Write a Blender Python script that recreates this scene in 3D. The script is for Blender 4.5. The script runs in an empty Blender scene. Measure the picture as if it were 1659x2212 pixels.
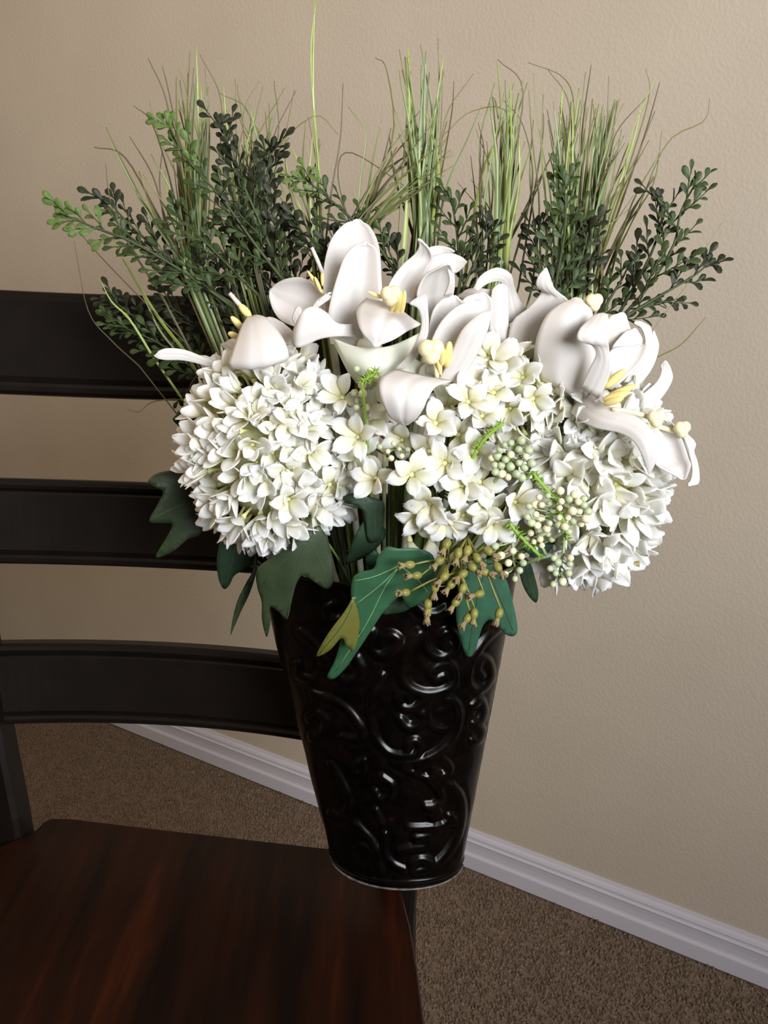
import bpy, math, random
import numpy as np
from mathutils import Vector, Matrix
from mathutils.geometry import delaunay_2d_cdt

random.seed(7)
rng = np.random.default_rng(7)
S = bpy.context.scene
COL = S.collection

# ------------------------------------------------------------------ camera
CAM_H, PITCH, FPX = 1.056, math.radians(15.0), 2000.0
W_, H_ = 1659, 2212
cam_d = bpy.data.cameras.new('camera')
cam = bpy.data.objects.new('camera', cam_d)
COL.objects.link(cam)
cam.location = (0, 0, CAM_H)
cam.rotation_euler = (math.radians(90) - PITCH, 0, 0)
cam_d.sensor_fit = 'VERTICAL'
cam_d.sensor_height = 24.0
cam_d.lens = 24.0 * FPX / H_
cam_d.clip_start = 0.02
S.camera = cam

# ------------------------------------------------------------------ light
S.view_settings.view_transform = 'Standard'
S.view_settings.look = 'None'
S.view_settings.exposure = -0.18
S.view_settings.gamma = 1.0
S.view_settings.use_curve_mapping = False
world = bpy.data.worlds.new('room_air')
S.world = world
world.use_nodes = True
bg = world.node_tree.nodes['Background']
bg.inputs[0].default_value = (0.90, 0.78, 0.66, 1)
bg.inputs[1].default_value = 0.17


def area(name, loc, target, size, size_y, power, color):
    d = bpy.data.lights.new(name, 'AREA')
    d.shape = 'RECTANGLE'
    d.size, d.size_y, d.energy, d.color = size, size_y, power, color
    o = bpy.data.objects.new(name, d)
    COL.objects.link(o)
    o.location = loc
    o.rotation_euler = (Vector(target) - Vector(loc)).to_track_quat('-Z', 'Y').to_euler()
    return o


area('window_daylight', (1.02, -1.10, 1.52), (0.02, 1.0, 1.38), 1.1, 1.1, 29.5, (0.94, 0.965, 1.0)).data.spread = math.radians(88)
area('lamp_glow_from_hall', (-1.7, 0.75, 1.9), (-0.1, 0.85, 0.95), 1.2, 1.2, 15, (1.0, 0.74, 0.46))
area('warm_bounce_fill', (-0.35, 0.65, 2.45), (-0.1, 1.1, 1.3), 0.6, 0.6, 4.5, (1.0, 0.84, 0.62))  # added overhead fill for warm bounced light, brightens the upper wall

# ------------------------------------------------------------------ helpers
CP, SP = math.cos(PITCH), math.sin(PITCH)


def at(px, py, d):
    """world point seen at photo pixel (px,py), at horizontal distance d in front of the viewer"""
    u, v = (px - W_ / 2) / FPX, (py - H_ / 2) / FPX
    y = CP - v * SP
    k = d / y
    return Vector((u * k, d, CAM_H - (SP + v * CP) * k))


def proj(P):
    P = np.asarray(P, float)
    x, y, z = P[..., 0], P[..., 1], P[..., 2] - CAM_H
    fz = y * CP - z * SP
    vy = -(z * CP + y * SP)
    return W_ / 2 + FPX * x / fz, H_ / 2 + FPX * vy / fz


def catmull(pts, n):
    """resample control points (k x m array) to n rows"""
    P = np.asarray(pts, float)
    k = len(P)
    if k == 2:
        t = np.linspace(0, 1, n)[:, None]
        return P[0] * (1 - t) + P[1] * t
    Q = np.vstack([2 * P[0] - P[1], P, 2 * P[-1] - P[-2]])
    out = []
    for s in np.linspace(0, k - 1 - 1e-9, n):
        i = int(s)
        t = s - i
        a, b, c, d = Q[i], Q[i + 1], Q[i + 2], Q[i + 3]
        out.append(0.5 * (2 * b + (c - a) * t + (2 * a - 5 * b + 4 * c - d) * t * t + (3 * b - a - 3 * c + d) * t ** 3))
    return np.array(out)


def mesh(name, verts, faces, mat, smooth=True):
    me = bpy.data.meshes.new(name)
    me.from_pydata([tuple(map(float, v)) for v in verts], [], [tuple(int(i) for i in f) for f in faces])
    if mat is not None:
        me.materials.append(mat)
    if smooth:
        me.polygons.foreach_set('use_smooth', [True] * len(me.polygons))
    me.update()
    return me


def obj(name, me, parent=None, M=None):
    o = bpy.data.objects.new(name, me)
    COL.objects.link(o)
    if parent is not None:
        o.parent = parent
    if M is not None:
        o.matrix_local = M
    return o


def thing(name, label, cat, loc=(0, 0, 0), group=None):
    o = bpy.data.objects.new(name, None)
    COL.objects.link(o)
    o.empty_display_size = 0.02
    o.location = loc
    o['label'], o['category'] = label, cat
    if group:
        o['group'] = group
    return o


class MB:
    """collects shapes for one mesh"""
    def __init__(self):
        self.v, self.f = [], []

    def add(self, verts, faces):
        b = len(self.v)
        self.v += [tuple(map(float, p)) for p in verts]
        self.f += [tuple(int(i) + b for i in f) for f in faces]

    def tube(self, pts, radii, n=6, cap=True, flat=1.0):
        P = np.asarray([tuple(p) for p in pts], float)
        if np.isscalar(radii):
            radii = [radii] * len(P)
        T = np.gradient(P, axis=0)
        T /= np.linalg.norm(T, axis=1)[:, None] + 1e-12
        ref = np.array([0.31, 0.87, 0.38])
        if abs(T[0] @ ref) > 0.9:
            ref = np.array([1.0, 0, 0])
        U = ref - T[0] * (T[0] @ ref)
        U /= np.linalg.norm(U)
        vs = []
        for i in range(len(P)):
            U = U - T[i] * (T[i] @ U)
            U /= np.linalg.norm(U) + 1e-12
            V = np.cross(T[i], U)
            for j in range(n):
                a = 2 * math.pi * j / n
                vs.append(P[i] + radii[i] * (math.cos(a) * U + flat * math.sin(a) * V))
        fs = []
        for i in range(len(P) - 1):
            for j in range(n):
                fs.append((i * n + j, i * n + (j + 1) % n, (i + 1) * n + (j + 1) % n, (i + 1) * n + j))
        if cap:
            fs.append(tuple(range(n))[::-1])
            fs.append(tuple((len(P) - 1) * n + j for j in range(n)))
        self.add(vs, fs)

    def ball(self, c, r, nu=8, nv=6, axis=None, stretch=1.0):
        c = np.asarray(tuple(c), float)
        A = Vector(axis).normalized() if axis is not None else Vector((0, 0, 1))
        R = np.array(A.to_track_quat('Z', 'Y').to_matrix())
        vs = [(0, 0, r * stretch)]
        for i in range(1, nv):
            th = math.pi * i / nv
            for j in range(nu):
                a = 2 * math.pi * j / nu
                vs.append((r * math.sin(th) * math.cos(a), r * math.sin(th) * math.sin(a), r * stretch * math.cos(th)))
        vs.append((0, 0, -r * stretch))
        vs = np.array(vs) @ R.T + c
        fs = [(0, 1 + j, 1 + (j + 1) % nu) for j in range(nu)]
        for i in range(nv - 2):
            for j in range(nu):
                a, b = 1 + i * nu + j, 1 + i * nu + (j + 1) % nu
                fs.append((a, a + nu, b + nu, b))
        L = len(vs) - 1
        fs += [(L, 1 + (nv - 2) * nu + (j + 1) % nu, 1 + (nv - 2) * nu + j) for j in range(nu)]
        self.add(vs, fs)

    def sheet(self, G, thick):
        """closed thin shell around a grid of points G (n x m x 3)"""
        G = np.asarray(G, float)
        n, m = G.shape[:2]
        N = np.cross(np.gradient(G, axis=0), np.gradient(G, axis=1))
        N /= np.linalg.norm(N, axis=2)[..., None] + 1e-12
        th = np.ones((n, m, 1)) * thick / 2
        th[0], th[-1], th[:, 0], th[:, -1] = thick * .3, thick * .3, thick * .3, thick * .3
        top, bot = (G + N * th).reshape(-1, 3), (G - N * th).reshape(-1, 3)
        k = n * m
        fs = []
        for i in range(n - 1):
            for j in range(m - 1):
                a, b, c, d = i * m + j, i * m + j + 1, (i + 1) * m + j + 1, (i + 1) * m + j
                fs.append((d, c, b, a))
                fs.append((a + k, b + k, c + k, d + k))
        ring = [j for j in range(m)] + [i * m + m - 1 for i in range(1, n)] + [(n - 1) * m + j for j in range(m - 2, -1, -1)] + [i * m for i in range(n - 2, 0, -1)]
        for a, b in zip(ring, ring[1:] + ring[:1]):
            fs.append((a, b, b + k, a + k))
        self.add(np.vstack([top, bot]), fs)

    def box(self, lo, hi, M=None):
        x0, y0, z0 = lo
        x1, y1, z1 = hi
        vs = [(x0, y0, z0), (x1, y0, z0), (x1, y1, z0), (x0, y1, z0), (x0, y0, z1), (x1, y0, z1), (x1, y1, z1), (x0, y1, z1)]
        if M is not None:
            vs = [M @ Vector(v) for v in vs]
        self.add(vs, [(3, 2, 1, 0), (4, 5, 6, 7), (0, 1, 5, 4), (1, 2, 6, 5), (2, 3, 7, 6), (3, 0, 4, 7)])

    def build(self, name, mat, parent=None, smooth=True, label=None):
        v = self.v
        if parent is not None:
            L = world_loc(parent)
            v = [(p[0] - L[0], p[1] - L[1], p[2] - L[2]) for p in v]
        o = obj(name, mesh(name, v, self.f, mat, smooth), parent)
        if label:
            o['label'] = label
        return o


def world_loc(o):
    L = Vector((0, 0, 0))
    while o is not None:
        L = L + o.location
        o = o.parent
    return L


def struct(o):
    o['kind'] = 'structure'
    return o


# ------------------------------------------------------------------ materials
def nt(name):
    m = bpy.data.materials.new(name)
    m.use_nodes = True
    t = m.node_tree
    p = t.nodes['Principled BSDF']
    return m, t, p


def N(t, typ, **kw):
    n = t.nodes.new(typ)
    for k, v in kw.items():
        n.inputs[k].default_value = v
    return n


def ramp(t, fac, stops):
    r = t.nodes.new('ShaderNodeValToRGB')
    e = r.color_ramp.elements
    while len(e) < len(stops):
        e.new(0.5)
    for i, (p, c) in enumerate(stops):
        e[i].position = p
        e[i].color = (*c, 1)
    t.links.new(fac, r.inputs[0])
    return r


def noise(t, scale, detail=3, rough=0.5, stretch=None):
    tc = t.nodes.new('ShaderNodeTexCoord')
    n = N(t, 'ShaderNodeTexNoise', Scale=scale, Detail=detail, Roughness=rough)
    if stretch:
        mp = t.nodes.new('ShaderNodeMapping')
        mp.inputs['Scale'].default_value = stretch
        t.links.new(tc.outputs['Object'], mp.inputs[0])
        t.links.new(mp.outputs[0], n.inputs['Vector'])
    else:
        t.links.new(tc.outputs['Object'], n.inputs['Vector'])
    return n


def bump(t, p, h, strength, dist=0.001):
    b = N(t, 'ShaderNodeBump', Strength=strength, Distance=dist)
    t.links.new(h, b.inputs['Height'])
    t.links.new(b.outputs[0], p.inputs['Normal'])


def plain(name, col, rough=0.6, spec=0.4, var=0.12, scale=60, translucent=0.0, bumps=None):
    m, t, p = nt(name)
    n = noise(t, scale)
    r = ramp(t, n.outputs[0], [(0.3, [c * (1 - var) for c in col]), (0.7, [min(1, c * (1 + var)) for c in col])])
    t.links.new(r.outputs[0], p.inputs['Base Color'])
    p.inputs['Roughness'].default_value = rough
    p.inputs['Specular IOR Level'].default_value = spec
    if bumps:
        n2 = noise(t, bumps[0])
        bump(t, p, n2.outputs[0], bumps[1], bumps[2])
    if translucent:
        tr = t.nodes.new('ShaderNodeBsdfTranslucent')
        t.links.new(r.outputs[0], tr.inputs[0])
        mx = N(t, 'ShaderNodeMixShader', Fac=translucent)
        t.links.new(p.outputs[0], mx.inputs[1])
        t.links.new(tr.outputs[0], mx.inputs[2])
        t.links.new(mx.outputs[0], t.nodes['Material Output'].inputs[0])
    return m


def wall_mat():
    m, t, p = nt('tan_orange_peel_paint')
    n = noise(t, 6, 2)
    r = ramp(t, n.outputs[0], [(0.3, (0.425, 0.370, 0.300)), (0.7, (0.45, 0.392, 0.318))])
    t.links.new(r.outputs[0], p.inputs['Base Color'])
    p.inputs['Roughness'].default_value = 0.75
    p.inputs['Specular IOR Level'].default_value = 0.25
    n2 = noise(t, 215, 2, 0.5)
    r2 = ramp(t, n2.outputs[0], [(0.38, (0, 0, 0)), (0.66, (1, 1, 1))])
    bump(t, p, r2.outputs[0], 0.19, 0.0012)
    return m


def carpet_mat():
    m, t, p = nt('brown_carpet_pile')
    n = noise(t, 260, 3, 0.6)
    r = ramp(t, n.outputs[0], [(0.3, (0.098, 0.068, 0.050)), (0.5, (0.168, 0.122, 0.092)), (0.72, (0.26, 0.20, 0.15))])
    t.links.new(r.outputs[0], p.inputs['Base Color'])
    p.inputs['Roughness'].default_value = 0.95
    p.inputs['Specular IOR Level'].default_value = 0.05
    return m


def seat_mat():
    m, t, p = nt('dark_cherry_wood')
    n = noise(t, 3.2, 4, 0.6, (7, 0.7, 1))
    r = ramp(t, n.outputs[0], [(0.34, (0.006, 0.0025, 0.0018)), (0.55, (0.019, 0.0055, 0.0026)), (0.74, (0.060, 0.013, 0.0042))])
    t.links.new(r.outputs[0], p.inputs['Base Color'])
    p.inputs['Roughness'].default_value = 0.42
    p.inputs['Specular IOR Level'].default_value = 0.12
    return m


def vase_mat():
    m, t, p = nt('black_bronze_tin')
    n = noise(t, 55, 4, 0.65)
    r = ramp(t, n.outputs[0], [(0.45, (0.0008, 0.0006, 0.0006)), (0.68, (0.004, 0.0020, 0.0014)), (0.84, (0.04, 0.014, 0.007))])
    t.links.new(r.outputs[0], p.inputs['Base Color'])
    n3 = noise(t, 90, 3)
    r3 = ramp(t, n3.outputs[0], [(0.3, (0.16,) * 3), (0.7, (0.30,) * 3)])
    t.links.new(r3.outputs[0], p.inputs['Roughness'])
    p.inputs['Specular IOR Level'].default_value = 0.24
    bump(t, p, n.outputs[0], 0.15, 0.001)
    return m


def petal_mat(name, c0, c1, tr=0.25, rough=0.6):
    """cream petal, its eye a little yellower (distance from the thing's own origin)"""
    return plain(name, c1, rough, 0.25, 0.03, 40, tr)


def floret_mat():
    m, t, p = nt('ivory_silk_petal')
    tc = t.nodes.new('ShaderNodeTexCoord')
    sep = t.nodes.new('ShaderNodeSeparateXYZ')
    t.links.new(tc.outputs['Object'], sep.inputs[0])
    mr = t.nodes.new('ShaderNodeMapRange')
    mr.inputs['From Min'].default_value = 0.002
    mr.inputs['From Max'].default_value = 0.015
    t.links.new(sep.outputs[0], mr.inputs['Value'])
    r = ramp(t, mr.outputs[0], [(0.0, (0.90, 0.86, 0.52)), (0.5, (0.955, 0.93, 0.74)), (1.0, (0.96, 0.95, 0.90))])
    t.links.new(r.outputs[0], p.inputs['Base Color'])
    p.inputs['Roughness'].default_value = 0.7
    p.inputs['Specular IOR Level'].default_value = 0.15
    p.inputs['Subsurface Weight'].default_value = 0.5
    p.inputs['Subsurface Radius'].default_value = (1.0, 0.85, 0.5)
    p.inputs['Subsurface Scale'].default_value = 0.004
    n = noise(t, 220, 2)
    bump(t, p, n.outputs[0], 0.15, 0.001)
    trn = t.nodes.new('ShaderNodeBsdfTranslucent')
    t.links.new(r.outputs[0], trn.inputs[0])
    mx = N(t, 'ShaderNodeMixShader', Fac=0.38)
    t.links.new(p.outputs[0], mx.inputs[1])
    t.links.new(trn.outputs[0], mx.inputs[2])
    t.links.new(mx.outputs[0], t.nodes['Material Output'].inputs[0])
    return m


M_WALL = wall_mat()
M_CARPET = carpet_mat()
M_TRIM = plain('white_trim_paint', (0.50, 0.485, 0.545), 0.45, 0.4, 0.02, 10)
M_BLACK = plain('espresso_black_paint', (0.0068, 0.0046, 0.0037), 0.40, 0.17, 0.2, 25)
M_SEAT = seat_mat()
M_VASE = vase_mat()
M_RIM = plain('worn_bare_tin', (0.10, 0.09, 0.08), 0.35, 0.5, 0.8, 120)
M_LILY = plain('white_foam_petal', (0.71, 0.672, 0.645), 0.5, 0.3, 0.02, 40, 0.16)
M_LILY_TUBE = plain('pale_green_white_throat', (0.80, 0.82, 0.70), 0.5, 0.3, 0.04, 40, 0.2)
M_FLORET = floret_mat()
M_EYE = plain('greenish_floret_eye', (0.72, 0.74, 0.34), 0.7, 0.2, 0.1, 80)
M_CORE = plain('pale_green_flower_core', (0.50, 0.50, 0.30), 0.8, 0.1, 0.25, 60)
M_YELLOW = plain('yellow_anther', (0.84, 0.68, 0.27), 0.6, 0.3, 0.1, 120)
M_CREAM = plain('cream_stigma', (0.80, 0.74, 0.46), 0.5, 0.35, 0.06, 120)
M_GSTEM = plain('green_plastic_stem', (0.12, 0.20, 0.05), 0.5, 0.4, 0.2, 60)
M_OLIVE = plain('olive_bud', (0.22, 0.205, 0.045), 0.45, 0.4, 0.15, 90)
M_DRY = plain('dried_tan_tip', (0.25, 0.19, 0.095), 0.85, 0.1, 0.25, 200)
M_BERRYW = plain('cream_berry', (0.76, 0.70, 0.46), 0.35, 0.5, 0.1, 120)
M_BERRYG = plain('frosted_green_berry', (0.44, 0.50, 0.30), 0.35, 0.5, 0.15, 120)
M_SAGE = plain('sage_berry_stem', (0.33, 0.40, 0.20), 0.5, 0.4, 0.15, 60)
M_LIME = plain('lime_green_twig', (0.21, 0.34, 0.045), 0.5, 0.4, 0.15, 60)
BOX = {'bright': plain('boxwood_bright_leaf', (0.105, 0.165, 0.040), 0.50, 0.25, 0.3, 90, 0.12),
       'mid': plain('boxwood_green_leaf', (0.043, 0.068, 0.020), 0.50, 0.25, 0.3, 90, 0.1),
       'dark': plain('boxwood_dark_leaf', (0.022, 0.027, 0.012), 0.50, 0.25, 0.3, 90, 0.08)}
M_TWIG = plain('boxwood_twig', (0.045, 0.060, 0.022), 0.5, 0.3, 0.2, 60)
GRASS = [plain('grass_lime', (0.36, 0.44, 0.10), 0.35, 0.5, 0.2, 30, 0.25),
         plain('grass_green', (0.19, 0.25, 0.065), 0.35, 0.5, 0.2, 30, 0.2),
         plain('grass_blue_green', (0.20, 0.28, 0.12), 0.35, 0.5, 0.2, 30, 0.2),
         plain('grass_olive', (0.18, 0.18, 0.055), 0.4, 0.4, 0.2, 30, 0.2),
         plain('grass_brown', (0.11, 0.085, 0.040), 0.45, 0.3, 0.2, 30, 0.1)]


def ivy_mat(name, c, v):
    return plain(name, c, 0.48, 0.35, v, 45, 0.1, (260, 0.2, 0.001))


M_IVY_DARK = ivy_mat('ivy_dark', (0.018, 0.040, 0.020), 0.25)
M_IVY = ivy_mat('ivy_green', (0.030, 0.100, 0.046), 0.2)
M_IVY_TEAL = ivy_mat('ivy_teal', (0.035, 0.105, 0.062), 0.2)
M_IVY_MOSS = ivy_mat('ivy_moss', (0.030, 0.046, 0.020), 0.25)
M_IVY_OLIVE = ivy_mat('ivy_underside', (0.115, 0.115, 0.022), 0.15)
M_VEIN = plain('pale_leaf_vein', (0.20, 0.36, 0.17), 0.5, 0.3, 0.1, 60)
M_VEIN_D = plain('dim_leaf_vein', (0.050, 0.082, 0.038), 0.5, 0.3, 0.1, 60)

# ------------------------------------------------------------------ room
WA = Vector((-0.655, 2.0, 0)) + Vector((0.562, 0.827, 0)) * 0.015
WD = Vector((0.827, -0.562, 0)).normalized()
WN = Vector((0.562, 0.827, 0)).normalized()          # away from the room


def wall_box(name, s0, s1, n0, n1, z0, z1, mat):
    mb = MB()
    vs = []
    for z in (z0, z1):
        for s, n in ((s0, n0), (s1, n0), (s1, n1), (s0, n1)):
            p = WA + WD * s + WN * n
            vs.append((p.x, p.y, z))
    mb.add(vs, [(3, 2, 1, 0), (4, 5, 6, 7), (0, 1, 5, 4), (1, 2, 6, 5), (2, 3, 7, 6), (3, 0, 4, 7)])
    return struct(mb.build(name, mat, None, False))


wall_box('wall_back', -3.0, 4.5, 0.0, 0.12, -0.02, 2.6, M_WALL)
wall_box('wall_left', -2.7, -2.58, -4.2, 0.0, -0.02, 2.6, M_WALL)
mb = MB()
prof = [(0.0, 0.0), (0.0150, 0.0), (0.0150, 0.0255), (0.0140, 0.0280), (0.0118, 0.0292), (0.0108, 0.033), (0.0106, 0.042), (0.0112, 0.0500), (0.0120, 0.0535),
        (0.0085, 0.0550), (0.0082, 0.0585), (0.0090, 0.0605), (0.0072, 0.0650), (0.0045, 0.0690), (0.0035, 0.0725), (0.0, 0.0730)]
vs = []
for s in (-3.0, 4.5):
    for n, z in prof:
        p = WA + WD * s - WN * n
        vs.append((p.x, p.y, z))
k = len(prof)
mb.add(vs, [(i, (i + 1) % k, (i + 1) % k + k, i + k) for i in range(k)] + [tuple(range(k))[::-1], tuple(range(k, 2 * k))])
struct(mb.build('baseboard_back', M_TRIM, None, False))

mb = MB()
mb.box((-6, -2.5, -0.1), (4.0, 4.2, -0.004))
floor = struct(mb.build('floor', M_CARPET, None, False))
# carpet pile: short leaning tufts, where the carpet can be seen
xs = rng.uniform(-1.15, 1.25, 150000)
ys = rng.uniform(0.5, 2.5, 150000)
nd = (xs - WA.x) * WN.x + (ys - WA.y) * WN.y
ok = (nd < -0.017) & (np.abs(xs) < ys * 0.50 + 0.12)
xs, ys = xs[ok], ys[ok]
n = len(xs)
h = rng.uniform(0.004, 0.008, n)
r = rng.uniform(0.0022, 0.0034, n)
a0 = rng.uniform(0, 2 * math.pi, n)
V = np.zeros((n, 4, 3))
for j in range(3):
    V[:, j, 0] = xs + r * np.cos(a0 + j * 2.094)
    V[:, j, 1] = ys + r * np.sin(a0 + j * 2.094)
    V[:, j, 2] = -0.004
V[:, 3, 0] = xs + rng.normal(0, 0.002, n)
V[:, 3, 1] = ys + rng.normal(0, 0.002, n)
V[:, 3, 2] = h - 0.004
idx = (np.arange(n) * 4)[:, None]
F = np.concatenate([idx + np.array([[0, 1, 3]]), idx + np.array([[1, 2, 3]]), idx + np.array([[2, 0, 3]])], axis=1).reshape(-1, 3)
me = bpy.data.meshes.new('carpet_pile')
me.vertices.add(n * 4)
me.vertices.foreach_set('co', V.reshape(-1))
me.loops.add(len(F) * 3)
me.loops.foreach_set('vertex_index', F.reshape(-1).astype(np.int32))
me.polygons.add(len(F))
me.polygons.foreach_set('loop_start', np.arange(0, len(F) * 3, 3, dtype=np.int32))
me.materials.append(M_CARPET)
me.update(calc_edges=True)
me.validate()
pile = obj('carpet_pile', me, floor)
pile['kind'] = 'stuff'

# ------------------------------------------------------------------ chair
EX = Vector((0.986, -0.165, 0)).normalized()
EB = Vector((0.165, 0.986, 0)).normalized()           # towards the wall
chair = thing('dining_chair', 'black ladder-back dining chair with dark cherry wood seat', 'chair', (-0.19, 0.80, 0))


def rows_tube(mbx, stations, close=True):
    """loft of rectangular sections with chamfered corners; each station = centre, halfwidth vec, halfdepth vec"""
    vs = []
    for c, w, d in stations:
        c, w, d = Vector(c), Vector(w), Vector(d)
        for a, b in ((-1, -.72), (-.8, -1), (.8, -1), (1, -.72), (1, .72), (.8, 1), (-.8, 1), (-1, .72)):
            vs.append(c + w * a + d * b)
    m = 8
    fs = []
    for i in range(len(stations) - 1):
        for j in range(m):
            fs.append((i * m + j, i * m + (j + 1) % m, (i + 1) * m + (j + 1) % m, (i + 1) * m + j))
    fs.append(tuple(range(m))[::-1])
    fs.append(tuple((len(stations) - 1) * m + j for j in range(m)))
    mbx.add(vs, fs)


# rear posts: (z, spread from the base line, backward offset)
POST = [(0.0, -0.004, 0.055), (0.22, -0.002, 0.012), (0.40, 0.0, 0.0), (0.46, 0.001, 0.0), (0.60, 0.021, 0.012), (0.78, 0.043, 0.038), (0.92, 0.054, 0.066), (1.035, 0.060, 0.092)]
PL, PR = Vector((-0.4065, 0.886, 0)), Vector((0.011, 0.812, 0))


def post_at(z, side):
    zs = [p[0] for p in POST]
    sp = float(np.interp(z, zs, [p[1] for p in POST]))
    bk = float(np.interp(z, zs, [p[2] for p in POST]))
    base = PL if side < 0 else PR
    p = base + EX * sp * side + EB * bk
    return Vector((p.x, p.y, z))


for side in (-1, 1):
    st = []
    for z in np.linspace(0, 1.035, 16):
        hw = 0.0205 if 0.2 < z < 1.0 else 0.0185
        st.append((post_at(z, side), EX * hw, EB * 0.017))
    mb = MB()
    rows_tube(mb, st)
    mb.build('rear_post', M_BLACK, chair, False)


def slat(name, z0, z1, sag, crest=0.0, top_bead=True):
    """curved rail between the posts with beaded edges on its front face"""
    hgt = z1 - z0
    # profile across height: (t 0..1, forward offset)
    pr = [(0.0, 0.006), (0.03, 0.0105), (0.075, 0.0115), (0.11, 0.0100), (0.125, 0.0072), (0.15, 0.0085), (0.17, 0.0095),
          (0.83, 0.0095), (0.85, 0.0085), (0.872, 0.0060), (0.89, 0.0095), (0.93, 0.0112), (0.975, 0.0100), (1.0, 0.006)]
    if not top_bead:                                   # plain, softly rounded top edge
        pr = pr[:7] + [(0.80, 0.0095), (0.90, 0.0092), (0.955, 0.0078), (0.985, 0.0045), (1.0, 0.0005)]
    nseg = 40
    vs = []
    m = len(pr) + 2
    for i in range(nseg + 1):
        s = i / nseg
        b0, t0 = post_at(z0, -1), post_at(z1, -1)
        b1, t1 = post_at(z0, 1), post_at(z1, 1)
        B, T = b0.lerp(b1, s), t0.lerp(t1, s)
        bow = 1 - (2 * s - 1) ** 2
        up = (T - B).normalized()
        back = (EB - up * EB.dot(up)).normalized()
        off = back * sag * bow
        for t, f in pr:
            vs.append(B + (T - B) * t + off - back * f + up * (crest * bow * t))
        vs.append(T + off + back * 0.010 + up * crest * bow)
        vs.append(B + off + back * 0.010)
    fs = []
    for i in range(nseg):
        for j in range(m):
            fs.append((i * m + j, (i + 1) * m + j, (i + 1) * m + (j + 1) % m, i * m + (j + 1) % m))
    fs.append(tuple(range(m)))
    fs.append(tuple(nseg * m + j for j in range(m))[::-1])
    mb = MB()
    mb.add(vs, fs)
    mb.build(name, M_BLACK, chair, False)


slat('top_rail', 0.928, 1.033, 0.042, top_bead=False)
slat('back_slat', 0.753, 0.841, 0.045)
slat('back_slat', 0.581, 0.668, 0.045)

# seat: outline in plan
SZ = 0.46
seat_out = [(-0.372, 0.9080), (-0.350, 0.9075), (-0.25, 0.8880), (-0.0683, 0.8543), (0.004, 0.842), (0.012, 0.835), (0.0155, 0.81), (0.0175, 0.785), (0.0255, 0.733),
            (0.0300, 0.68), (0.0340, 0.61), (0.0360, 0.54), (0.030, 0.49), (0.010, 0.460), (-0.04, 0.447), (-0.22, 0.470), (-0.42, 0.515), (-0.475, 0.533),
            (-0.492, 0.560), (-0.492, 0.62), (-0.470, 0.73), (-0.430, 0.826), (-0.405, 0.8595), (-0.3834, 0.8795), (-0.3800, 0.8890), (-0.3780, 0.9000)]
cen = np.mean(seat_out, axis=0)
mb = MB()
vs = []
layers = [(SZ - 0.030, 0.972), (SZ - 0.026, 0.985), (SZ - 0.008, 1.0), (SZ - 0.003, 0.9975), (SZ, 0.990)]
for z, k in layers:
    for x, y in seat_out:
        vs.append((cen[0] + (x - cen[0]) * k, cen[1] + (y - cen[1]) * k, z))
m = len(seat_out)
fs = []
for i in range(len(layers) - 1):
    for j in range(m):
        fs.append((i * m + (j + 1) % m, i * m + j, (i + 1) * m + j, (i + 1) * m + (j + 1) % m))
fs.append(tuple(range(m)))
fs.append(tuple((len(layers) - 1) * m + j for j in range(m))[::-1])
mb.add(vs, fs)
mb.build('seat', M_SEAT, chair, False, 'dark reddish cherry wood seat')
ap = [(-0.36, 0.875), (-0.03, 0.822), (-0.005, 0.51), (-0.44, 0.575)]
for a, b in zip(ap, ap[1:] + ap[:1]):
    a, b = Vector((*a, 0)), Vector((*b, 0))
    d = (b - a).normalized()
    nrm = Vector((-d.y, d.x, 0)) * 0.009
    mb = MB()
    vs = [a + nrm, b + nrm, b - nrm, a - nrm]
    vs = [(p.x, p.y, z) for z in (0.365, 0.4305) for p in vs]
    mb.add(vs, [(3, 2, 1, 0), (4, 5, 6, 7), (0, 1, 5, 4), (1, 2, 6, 5), (2, 3, 7, 6), (3, 0, 4, 7)])
    mb.build('apron', M_BLACK, chair, False)
for x, y in ((-0.445, 0.572), (-0.005, 0.503)):
    st = [((x, y, z), EX * w, EB * w) for z, w in ((0.0, 0.014), (0.2, 0.017), (0.36, 0.021), (0.4305, 0.021))]
    mb = MB()
    rows_tube(mb, st)
    mb.build('front_leg', M_BLACK, chair, False)

# ------------------------------------------------------------------ vase (flat-backed wall bucket hung on the post)
vase = thing('wall_vase', 'black flat-backed tin vase with embossed scrolls hung on chair post', 'vase', (0.012, 0.7775, 0.502))
VZ0, VZ1 = 0.502, 0.800
C0, C1 = Vector((0.0121, 0.7775, VZ0)), Vector((0.0010, 0.8055, VZ1))
A0, A1, B0, B1 = 0.0634, 0.1215, 0.046, 0.088


def Rz(pts):
    return [(550 + x * 0.3918, 1200 + y * 0.3918) for x, y in pts]


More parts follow.
